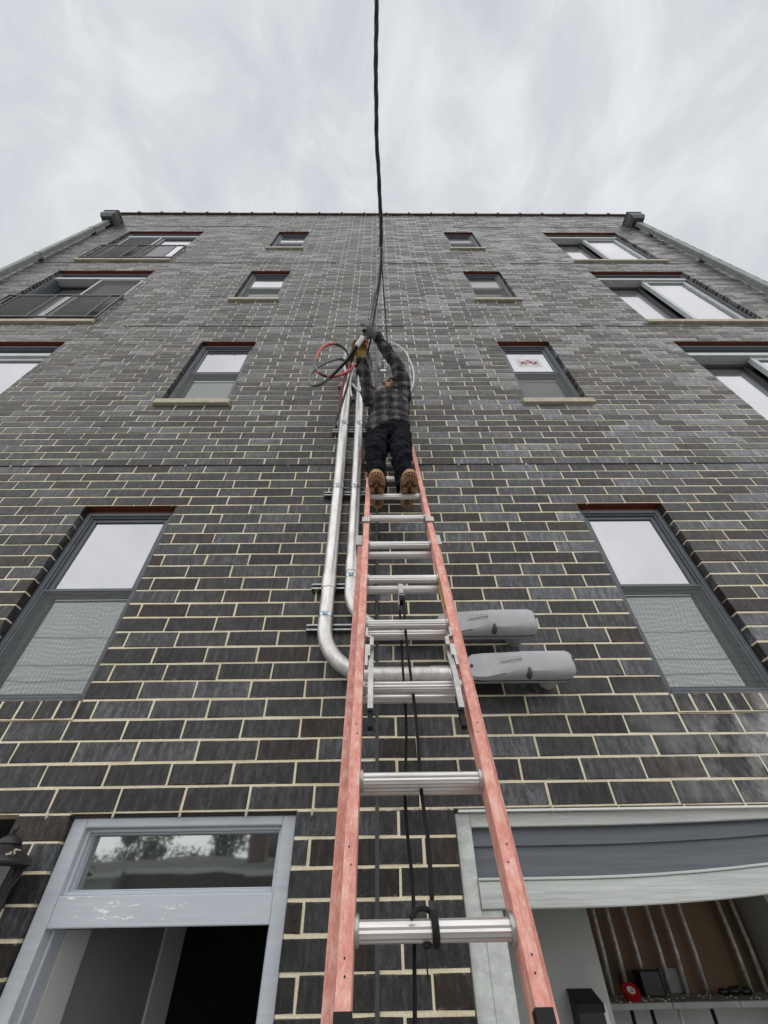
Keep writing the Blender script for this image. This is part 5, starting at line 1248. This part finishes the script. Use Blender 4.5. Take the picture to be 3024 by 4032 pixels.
hand('grey_glove', V['wrR'] + Vector((-0.022, -0.008, 0.018)), (-0.72, -0.20, 0.42), (-0.30, 0.30, 0.75), M['glove_g'], (0.25, 1.05, 1.15, 1.2), 1, 1.12)
hand('brown_glove', V['wrL'] + Vector((-0.003, 0.0, 0.03)), (-0.10, -0.15, 0.95), (0.35, -0.90, -0.10), M['glove_b'], (0.95, 1.05, 1.1, 1.1), -1, 1.28)
# crimping tool between the hands
ct = thing('crimping_tool', 'red and black crimping tool held against the white sleeve', 'tool', (-0.13, 1.58, 3.8))
m_ = MB(); m_.tube([(-0.105, 1.59, 3.70), (-0.108, 1.60, 3.78), (-0.112, 1.605, 3.84)], [0.010, 0.014, 0.013], 10); m_.build('handle', M['cablered'], ct, True)
m_ = MB(); m_.tube([(-0.128, 1.58, 3.99), (-0.122, 1.585, 4.05), (-0.115, 1.59, 4.09)], [0.020, 0.018, 0.012], 8); m_.bbox(-0.135, -0.105, 1.58, 1.60, 4.02, 4.06, 0.004); m_.build('jaw', M['black'], ct, True, 40)

# ------------------------------------------------------------------ across the alley (seen in the glass)
def window_on(parent, x, z, y, w_, h_, mm='vinyl'):
    m_ = MB(); frame = m_
    for (a, b, c_, d_) in ((x - w_ / 2 - .1, x - w_ / 2, z, z + h_), (x + w_ / 2, x + w_ / 2 + .1, z, z + h_), (x - w_ / 2 - .1, x + w_ / 2 + .1, z + h_, z + h_ + .12), (x - w_ / 2 - .1, x + w_ / 2 + .1, z - .1, z)):
        m_.box(a, b, y - 0.02, y + 0.06, c_, d_)
    o = m_.build('window', M[mm], parent); p = MB(); p.box(x - w_ / 2, x + w_ / 2, y - .02, y + .02, z, z + h_); p.build('pane', M['pane_dim'], o)
def house(x0, x1, y1, depth, ze, zr, mm, label, hip=True, wins=(), chim=None, eave=0.4):
    T = thing('house', label, 'house', ((x0 + x1) / 2, y1, GZ), 'houses across the alley')
    m_ = MB(); m_.box(x0, x1, y1 - depth, y1, GZ, ze); m_.build('wall', M[mm], T)
    xm0, xm1 = ((x0 + (x1 - x0) * .35, x0 + (x1 - x0) * .65) if hip else (x0 - eave, x1 + eave)); ym = y1 - depth / 2
    m_ = MB(); v = [(x0 - eave, y1 + eave, ze), (x1 + eave, y1 + eave, ze), (x1 + eave, y1 - depth - eave, ze), (x0 - eave, y1 - depth - eave, ze), (xm0, ym, zr), (xm1, ym, zr)]
    m_.add(v, [(0, 1, 5, 4), (2, 3, 4, 5), (1, 2, 5), (3, 0, 4), (0, 3, 2, 1)]); rf = m_.build('roof', M['shingle'], T)
    m_ = MB(); m_.box(x0 - eave - .02, x1 + eave + .02, y1 + eave, y1 + eave + .12, ze - .12, ze + .03); m_.build('gutter', M['vinyl'], T)
    for (x, z, w_, h_) in wins: window_on(T, x, z, y1, w_, h_)
    if chim: m_ = MB(); m_.box(chim - .35, chim + .35, y1 - 2.6, y1 - 2.0, ze, zr + 1.0); m_.build('chimney', M['redbrick'], rf)
    return T
house(-16.5, -9.6, -15, 8, 1.35, 2.1, 'vinyl', 'pale low house seen in the left of the door transom', False, ((-12.5, -0.9, 1.0, 1.5),), None)
house(-9.2, -4.4, -15.5, 8, 1.45, 2.2, 'redbrick', 'brick house with white-framed window seen mid transom', False, ((-7.0, -0.75, 1.1, 1.5),), -5.2)
house(-4.0, 3.0, -13.5, 7, 1.25, 2.55, 'redbrick', 'low brick house with hipped shingle roof seen in the transom', True, ((-1.6, -0.6, 1.8, 1.3), (1.6, -0.6, 1.0, 1.3)), None)
for (x, z, lab) in ((-3.55, 1.7, 'satellite dish at the left eave of the hipped roof'), (-8.9, 2.1, 'satellite dish on the roof of the gabled brick house')):
    T = thing('satellite_dish', lab, 'satellite dish', (x, -13.8, z))
    m_ = MB(); m_.lathe([(0.001, 0.06), (0.2, 0.045), (0.36, 0.0), (0.365, 0.01), (0.2, 0.06), (0.001, 0.075)], (x, -13.7, z + .3), 16, 'y'); m_.build('dish', M['galv_dark'], T, True)
    m_ = MB(); m_.tube([(x, -13.8, z - .4), (x, -13.75, z + .3)], 0.025, 6); m_.build('mast', M['galv_dark'], T)
def tree(x, y, h, label, seed):
    r = random.Random(seed); T = thing('tree', label, 'tree', (x, y, GZ), 'trees behind the far houses')
    m_ = MB(); m_.tube([(x, y, GZ), (x + .1, y, GZ + h * .4), (x - .1, y + .1, GZ + h * .75)], [0.28, 0.2, 0.08], 8)
    tips = []
    for k in range(9):
        a = r.uniform(0, 6.28); z0 = GZ + h * r.uniform(.35, .7); p = Vector((x, y, z0)); q = p + Vector((math.cos(a) * r.uniform(.9, 2.1), math.sin(a) * r.uniform(.9, 2.1), r.uniform(.7, 1.9))); m_.tube([p, (p + q) / 2 + Vector((0, 0, .15)), q], [0.09, 0.05, 0.02], 6); tips.append(q); tips.append((p + q) / 2 + Vector((0, 0, .4)))
    m_.build('trunk', M['bark'], T, True)
    m_ = MB()
    for t in tips:
        for j in range(3):
            cc = t + Vector((r.gauss(0, .35), r.gauss(0, .35), r.gauss(0, .3)))
            for l in range(60):
                p = cc + Vector((r.gauss(0, .3), r.gauss(0, .3), r.gauss(0, .24))); u = Vector((r.gauss(0, 1), r.gauss(0, 1), r.gauss(0, .6))).normalized() * .09; v = u.cross(Vector((r.gauss(0, 1), r.gauss(0, 1), r.gauss(0, 1)))).normalized() * .06
                m_.add([p - u, p - v, p + u, p + v], [(0, 1, 2, 3)])
    o = m_.build('crown', M['leaf'], T); o['kind'] = 'stuff'
for (x, y, h, s, lab) in ((-13.5, -25, 6.3, 1, 'leftmost leafy tree behind the far houses'), (-9.6, -26, 6.6, 2, 'second leafy tree behind the far houses'), (-6.2, -24, 6.9, 3, 'tall leafy tree behind the brick house chimney'), (-2.6, -27, 6.2, 4, 'rightmost leafy tree behind the hipped roof')): tree(x, y, h, lab, s)
for k, (z, lab) in enumerate(((5.35, 'lowest overhead wire mirrored in the second-floor screens'), (5.85, 'middle overhead wire mirrored in the second-floor screens'), (6.8, 'highest overhead wire mirrored in the second-floor screens'))):
    m_ = MB(); m_.tube([(-30, -8, z + 1), (-12, -8, z + .15), (0, -8, z), (12, -8, z + .15), (30, -8, z + 1)], 0.016, 6); o = m_.build('overhead_wire', M['cable'], None, True); tag(o, lab, 'wire', 'overhead wires along the alley')
# pole that carries them and the service cable
T = thing('utility_pole', 'wooden utility pole carrying the cable behind the camera', 'utility pole', (0.03, -16.1, GZ))
m_ = MB(); m_.tube([(0.03, -16.15, GZ), (0.03, -16.15, 9.0)], [0.16, 0.12], 12); m_.build('pole', M['bark'], T, True)
bpy.context.view_layer.update()
